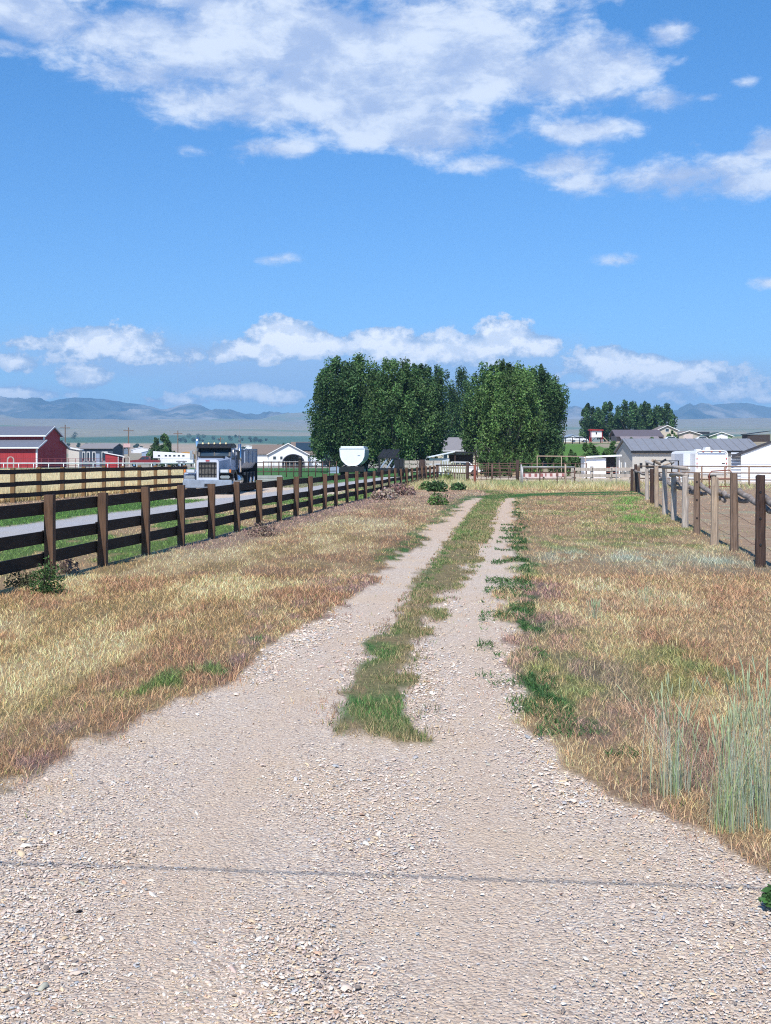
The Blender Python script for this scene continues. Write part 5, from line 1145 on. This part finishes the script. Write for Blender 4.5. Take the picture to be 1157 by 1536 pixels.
# ------------------------------------------------------------------ trees and plants
LEAF = attr_mat('leaf', .28, .6, .25)
BARK = M('grey_bark', (.50, .47, .42), .9, scale=5, stretch=(4, 4, .7), c2=(.15, .13, .11), bump=.6, bscale=10)
DBARK = M('dark_bark', (.12, .095, .075), .9, scale=5, stretch=(4, 4, .7), bump=.6)
def leaves(pos, size, c, vary=.4, up=.3):
    m = len(pos); n = rng.normal(0, 1, (m, 3)); n[:, 2] += up; n /= np.linalg.norm(n, axis=1)[:, None]
    t = np.cross(n, rng.normal(0, 1, (m, 3))); t /= np.linalg.norm(t, axis=1)[:, None]; b = np.cross(n, t)
    s = size * rng.uniform(.6, 1.4, (m, 1)); V = np.stack([pos - t * s, pos - b * s * .55 + n * s * .12, pos + t * s, pos + b * s * .55 - n * s * .12], 1).reshape(-1, 3)
    Fc = np.arange(m * 4).reshape(-1, 4); cc = c * rng.uniform(1 - vary, 1 + vary, (m, 1)) * rng.uniform(.88, 1.12, (m, 3))
    return V, Fc, np.repeat(cc, 4, 0)
def tree(name, lab, cat, px, d, wpx, top, prof, nclump, nper, size, colr, bark, trunk_r=.28, grp=None, base=None, limb=.4, skew=0, depth=1., crs=.11):
    x, d_, z = on(px, d); z = base if base is not None else z; r = empty(name, (x, d_, z), 0, label=lab, cat=cat, group=grp)
    Hh = Z_at(top, d) - z; Wd = wpx / F * d / 2; hs = [p[0] for p in prof]; ws = [p[1] for p in prof]
    t = hs[0] + (1 - hs[0]) * rng.random(nclump * 3) ** .9; wt = np.interp(t, hs, ws); keep = rng.random(nclump * 3) < (wt + .12); t = t[keep][:nclump]; m = len(t); wt = np.interp(t, hs, ws)
    a = rng.uniform(0, 2 * np.pi, m); rad = np.sqrt(rng.uniform(.12, 1, m)) * wt * Wd * rng.uniform(.82, 1.06, m)
    cx, cy, cz = np.cos(a) * rad, np.sin(a) * rad * depth, t * Hh
    cr = Hh * crs * rng.uniform(.45, 1.25, m) * (.45 + .55 * wt); tone = rng.uniform(.5, 1.65, m); cz = t * (Hh - cr * 1.1)
    q = np.repeat(np.arange(m), nper); g = rng.normal(0, 1, (len(q), 3)); g /= np.linalg.norm(g, axis=1)[:, None]; g *= (rng.random((len(q), 1)) ** .45)
    pos = np.stack([cx[q], cy[q], cz[q]], 1) + g * cr[q][:, None] * np.array([.72, .72, 1.35])
    pos[:, 0] += skew * pos[:, 2]; pos[:, 2] = np.minimum(pos[:, 2], Hh * (1 + .0)) ; pos = pos[pos[:, 2] > .12]; q = q[:len(pos)]
    V, Fc, cc = leaves(pos, size, np.array(colr)); cc *= np.repeat(tone[q[:len(pos)]], 4)[:, None]
    np_mesh('crown', V, Fc, np.clip(cc, 0, .6), LEAF, r)
    b = MB(); ht = Hh * min(.8, hs[0] + .55); b.tube([(0, 0, -.3), (jitter(.1), jitter(.1), ht * .35), (jitter(.25), jitter(.2), ht * .7), (0, 0, ht)], [trunk_r * 1.25, trunk_r, trunk_r * .6, trunk_r * .2], 10)
    k = int(m * limb)
    for i in range(k):
        tz = max(.1, cz[i] - (rad[i] * 1.1 + .12 * Hh)); tz = min(tz, ht * .9); e = Vector((cx[i], cy[i], cz[i])); s0 = Vector((0, 0, tz)); md = s0.lerp(e, .5) + Vector((jitter(.15), jitter(.15), -.05 * Hh * random.random() + .02)) 
        b.tube([s0, md, e], [trunk_r * .34, trunk_r * .2, trunk_r * .07], 5, False)
    b.build('trunk', bark, r, smooth=True); return r
POP = [(.11, .5), (.17, .85), (.26, .97), (.5, 1.0), (.7, .96), (.84, .82), (.93, .58), (1.0, .28)]
G1 = (.085, .155, .050); G2 = (.068, .130, .046); G3 = (.115, .20, .058)
grove = [(507, 148, 72, 537, 'widest dark poplar at the left end of the big grove', G2), (547, 156, 74, 532, 'tall poplar second from the left end of the big grove', G1), (592, 146, 86, 538, 'broad poplar in the middle of the left clump, above the implement', G1), (632, 152, 68, 548, 'poplar at the right end of the left clump beside the gap', G2),
         (660, 215, 46, 551, 'thinner poplar seen farther back in the gap of the grove', G2), (696, 218, 44, 552, 'far poplar behind the left edge of the right hand clump', G2), (738, 150, 74, 546, 'poplar at the left end of the right hand clump', G1), (768, 144, 84, 538, 'lush brighter poplar with pale limbs in the right hand clump', G3), (810, 152, 68, 548, 'dark poplar at the right end of the big grove', G2)]
for (px, d, wp, tp, lab, c) in grove:
    far = d > 170; tree('poplar_tree', lab, 'tree', px, d, wp * 1.19, tp - 4, POP, 150 if not far else 100, 230 if not far else 170, .15, c, BARK if c == G3 else M('poplar_bark', (.22, .20, .17), .9, c2=(.1, .09, .08)), .30 if c != G3 else .44, 'poplars of the big grove', crs=.105, limb=.45)
OV = [(.10, .5), (.25, .9), (.5, 1.0), (.75, .88), (.92, .5), (1, .15)]
for (px, d, wp, tp, lab) in ((886, 372, 40, 604, 'leftmost dark tree of the hilltop grove'), (912, 380, 46, 602, 'dark tree between the leftmost and the tallest of the hilltop grove'), (944, 376, 54, 596, 'tallest dark tree of the hilltop grove'), (968, 384, 34, 602, 'narrow dark tree right of the tallest in the hilltop grove'), (994, 378, 44, 602, 'rightmost dark tree of the hilltop grove')):
    tree('hill_tree', lab, 'tree', px, d, wp, tp, OV, 46, 170, .32, G2, DBARK, .3, 'dark trees of the hilltop grove', crs=.13)
tree('round_tree', 'dark bushy tree behind the white horse trailer', 'tree', 243, 262, 52, 648, [(.0, .6), (.15, .95), (.4, 1), (.62, .7), (.85, .38), (1, .15)], 50, 190, .2, G1, DBARK, .2, crs=.14)
CONE = [(.03, .8), (.15, 1), (.4, .85), (.7, .5), (.9, .22), (1, .06)]
for (px, d, wp, tp, by, lab, pr) in ((745, 112, 36, 662, 712, 'tallest bushy young tree right behind the wide gate', CONE), (729, 110, 24, 676, 712, 'lower young tree at the left foot of the tallest gate tree', OV), (768, 113, 26, 679, 712, 'round young tree to the right of the tallest gate tree', OV), (804, 108, 20, 672, 712, 'slender young tree standing alone in front of the green slope', CONE), (841, 112, 22, 668, 708, 'young tree left of a small bushy one behind the pale rail', CONE), (859, 116, 16, 673, 706, 'smallest bushy tree behind the pale rail', OV), (830, 118, 20, 672, 700, 'low leafy young tree just left of the pair behind the pale rail', OV), (790, 116, 14, 678, 700, 'tiny young tree left of the slender lone young tree', OV), (911, 126, 18, 668, 692, 'short young tree between the round bushy tree and the cone shaped one', OV), (882, 119, 36, 662, 690, 'round bushy tree just behind the white cabin roof', OV), (920, 128, 26, 656, 690, 'cone shaped young tree above the right end of the white cabin', CONE), (947, 130, 24, 654, 690, 'cone shaped young tree at the left end of the long metal shed', CONE)):
    tree('young_tree', lab, 'tree', px, d, wp, tp, pr, 34, 150, .10, G3 if px in (745, 768, 804) else G1, DBARK, .07, 'young trees of the yard', crs=.12, limb=.3)
for (px, d, wp, tp, lab) in ((1007, 330, 16, 645, 'small green tree before the two storey hilltop house'), (978, 330, 9, 655, 'tiny tree before the dark hilltop roof')):
    tree('garden_tree', lab, 'tree', px, d, wp, tp, OV, 18, 100, .2, G3, DBARK, .1, crs=.16)
# distant woods and hedges of the valley
def far_woods():
    P = []; 
    for (a, b_, d, h_, n) in ((395, 475, 620, 8, 30), (470, 520, 560, 10, 22), (60, 215, 1400, 6, 26), (-60, 120, 2400, 10, 16), (300, 400, 900, 6, 18), (305, 330, 520, 5, 4), (1010, 1160, 900, 8, 10), (270, 400, 2200, 9, 30)):
        for k in range(n):
            px = random.uniform(a, b_); dd = d * random.uniform(.93, 1.1); x, y, z = on(px, dd); s = h_ * random.uniform(.5, 1.1)
            g = rng.normal(0, 1, (150, 3)); g /= np.linalg.norm(g, axis=1)[:, None]; g *= rng.random((150, 1)) ** .4; P.append(np.array([x, y, z + s * .5]) + g * np.array([s * .55, s * .5, s * .5]))
    P = np.concatenate(P); V, Fc, cc = leaves(P, .8, np.array((.05, .09, .035))); tag(np_mesh('distant_trees', V, Fc, cc, LEAF), 'far-off lines of trees and hedges across the valley floor', 'trees', kind='stuff')
far_woods()
def bush(name, lab, cat, x, y, w_, h_, n, size, c, grp=None, dome=.5):
    z = h1(x, y); g = rng.normal(0, 1, (n, 3)); g /= np.linalg.norm(g, axis=1)[:, None]; g *= (rng.random((n, 1)) ** .4); lump = .75 + .5 * vnoise(g[:, 0] * 3 + x, g[:, 2] * 3 + y, 8)
    P = np.stack([g[:, 0] * w_ / 2 * lump, g[:, 1] * w_ / 2 * lump, np.abs(g[:, 2]) * h_ * lump + .01], 1)
    V, Fc, cc = leaves(P, size, np.array(c), .5, .4); r = empty(name, (x, y, z), 0, label=lab, cat=cat, group=grp); np_mesh('foliage', V, Fc, cc, LEAF, r)
    b = MB()
    for k in range(9):
        a = random.uniform(0, 6.28); q = random.uniform(.2, .42) * w_; b.tube([(0, 0, -.03), (math.cos(a) * q * .4, math.sin(a) * q * .4, h_ * .45), (math.cos(a) * q, math.sin(a) * q, h_ * .9)], [size * .25, size * .18, size * .08], 5)
    b.build('stem', DBARK, r)
for (px, py, w_, h_, n, c, lab) in ((70, 893, .42, .42, 900, G1, 'green bushy weed at the foot of the first full post of the board fence'), (36, 884, .5, .22, 500, (.09, .10, .05), 'low dull weed clump left of the nearest board fence post'), (655, 740, 1.1, .62, 700, G2, 'dark green bush by the end of the board fence'), (687, 738, .8, .42, 400, G2, 'small dark bush to the right of the bigger bush at the fence end'), (638, 737, .7, .4, 300, G3, 'pale green weed left of the dark bush at the fence end'), (657, 760, .9, .45, 300, G3, 'light green weed beside the far left wheel track'), 
                            (395, 806, .7, .3, 300, (.30, .22, .17), 'dry brown tumbleweed heaped at the board fence'), (601, 745, 1.5, .55, 600, (.36, .24, .20), 'pinkish dry weed heap against the far board fence'), (575, 752, 1.2, .45, 500, (.42, .32, .25), 'straw coloured weed heap along the far board fence'), (683, 724, 2.6, .6, 700, (.20, .27, .08), 'yellow green shrub before the pale palisade'), (1166, 1362, .12, .08, 160, (.07, .16, .05), 'small dark green weed at the right edge of the near gravel'),
                            (1145, 716, 2.6, 1.3, 800, (.16, .26, .07), 'bright green shrub before the white ribbed shed'), (100, 862, .35, .22, 300, (.22, .16, .13), 'brown dried weed just right of the first full fence post')):
    x, y = ground_pt(px, py); bush('weed_clump' if h_ < .5 else 'bush', lab, 'weed' if h_ < .5 else 'bush', x, y, w_, h_, n, .018 * max(1, y / 14), c)
# tall blue green wild rye at the right front
RYE = attr_mat('rye', .3, .6, .2)
def rye(px, py, w_, h_, n, lab, name='tall_grass_clump', grp='tall blue green grass clumps by the gravel'):
    x0, y0 = ground_pt(px, py); z = h1(x0, y0); r = empty(name, (x0, y0, z), 0, label=lab, cat='grass clump', group=grp)
    P, Q, K = [], [], []; nh = 0
    for k in range(n):
        x, y = random.gauss(0, w_ * .38), random.gauss(0, w_ * .3); h = h_ * random.uniform(.35, 1.0) * (1 - .25 * min(1, abs(x) / w_)) ; a = random.uniform(0, 6.28); ln = h * random.uniform(.02, .22) * (2.6 if random.random() < .18 else 1); dx, dy = math.cos(a) * ln, math.sin(a) * ln
        wd = random.uniform(.0009, .0018); f = random.uniform(0, 3.14); wx, wy = math.cos(f) * wd, math.sin(f) * wd; kind = random.random(); c0 = np.array((.40, .46, .36) if kind < .5 else (.33, .45, .20) if kind < .8 else (.58, .48, .28)) * random.uniform(.7, 1.25)
        b = len(P); m = 5
        for i in range(m + 1):
            t = i / m; s = 1 - .6 * t; px_, py_, pz = x + dx * t * t, y + dy * t * t, h * (t - .08 * t * t * (ln / h)) - .02
            P += [(px_ - wx * s, py_ - wy * s, pz), (px_ + wx * s, py_ + wy * s, pz)]; cc = c0 * (1 + .25 * t) ; K += [cc, cc]
            if i: Q.append((b + 2 * i - 2, b + 2 * i - 1, b + 2 * i + 1, b + 2 * i))
        if random.random() < .42 and h > h_ * .6 and nh < 45:      # seed head: a slim spike with depth
            hh = random.uniform(.05, .10); rr = random.uniform(.003, .005); ex, ey, ez = x + dx, y + dy, h - .03; ux, uy = dx / h * 1.6, dy / h * 1.6; hc = np.array((.50, .56, .34)) * random.uniform(.8, 1.25); hv, hf = [], []
            for (t, s) in ((0, .3), (.35, 1), (.75, .8), (1, .1)):
                for q in range(4): g = q * 1.571; hv.append((ex + ux * hh * t + math.cos(g) * rr * s, ey + uy * hh * t + math.sin(g) * rr * s, ez + hh * t))
            for i in range(3):
                for q in range(4): hf.append((i * 4 + q, i * 4 + (q + 1) % 4, i * 4 + 4 + (q + 1) % 4, i * 4 + 4 + q))
            nh += 1; np_mesh('seed_head', np.array(hv), np.array(hf), np.tile(hc, (16, 1)), RYE, r)
    np_mesh('blades', np.array(P), np.array(Q), np.clip(np.array(K), 0, .9), RYE, r)
rye(1007, 1195, .13, .62, 120, 'tall thin bluish grass clump standing left of the others at the gravel edge'); rye(1093, 1248, .11, .58, 230, 'densest tall blue green grass clump with a straight left side'); rye(1124, 1215, .16, .66, 150, 'tall seeding grass clump right behind the densest one'); rye(1160, 1245, .15, .74, 150, 'tall seeding grass clump cut by the right border of the photo'); rye(1036, 1185, .10, .34, 30, 'short sparse grass clump with bent yellow stalks between the tall clumps')
rye(893, 932, .10, .20, 90, 'low grey green tuft alone in the right field, the nearer one', 'grass_tuft', 'grey green tufts in the right field'); rye(970, 907, .10, .18, 80, 'low grey green tuft alone in the right field, the farther one', 'grass_tuft', 'grey green tufts in the right field')
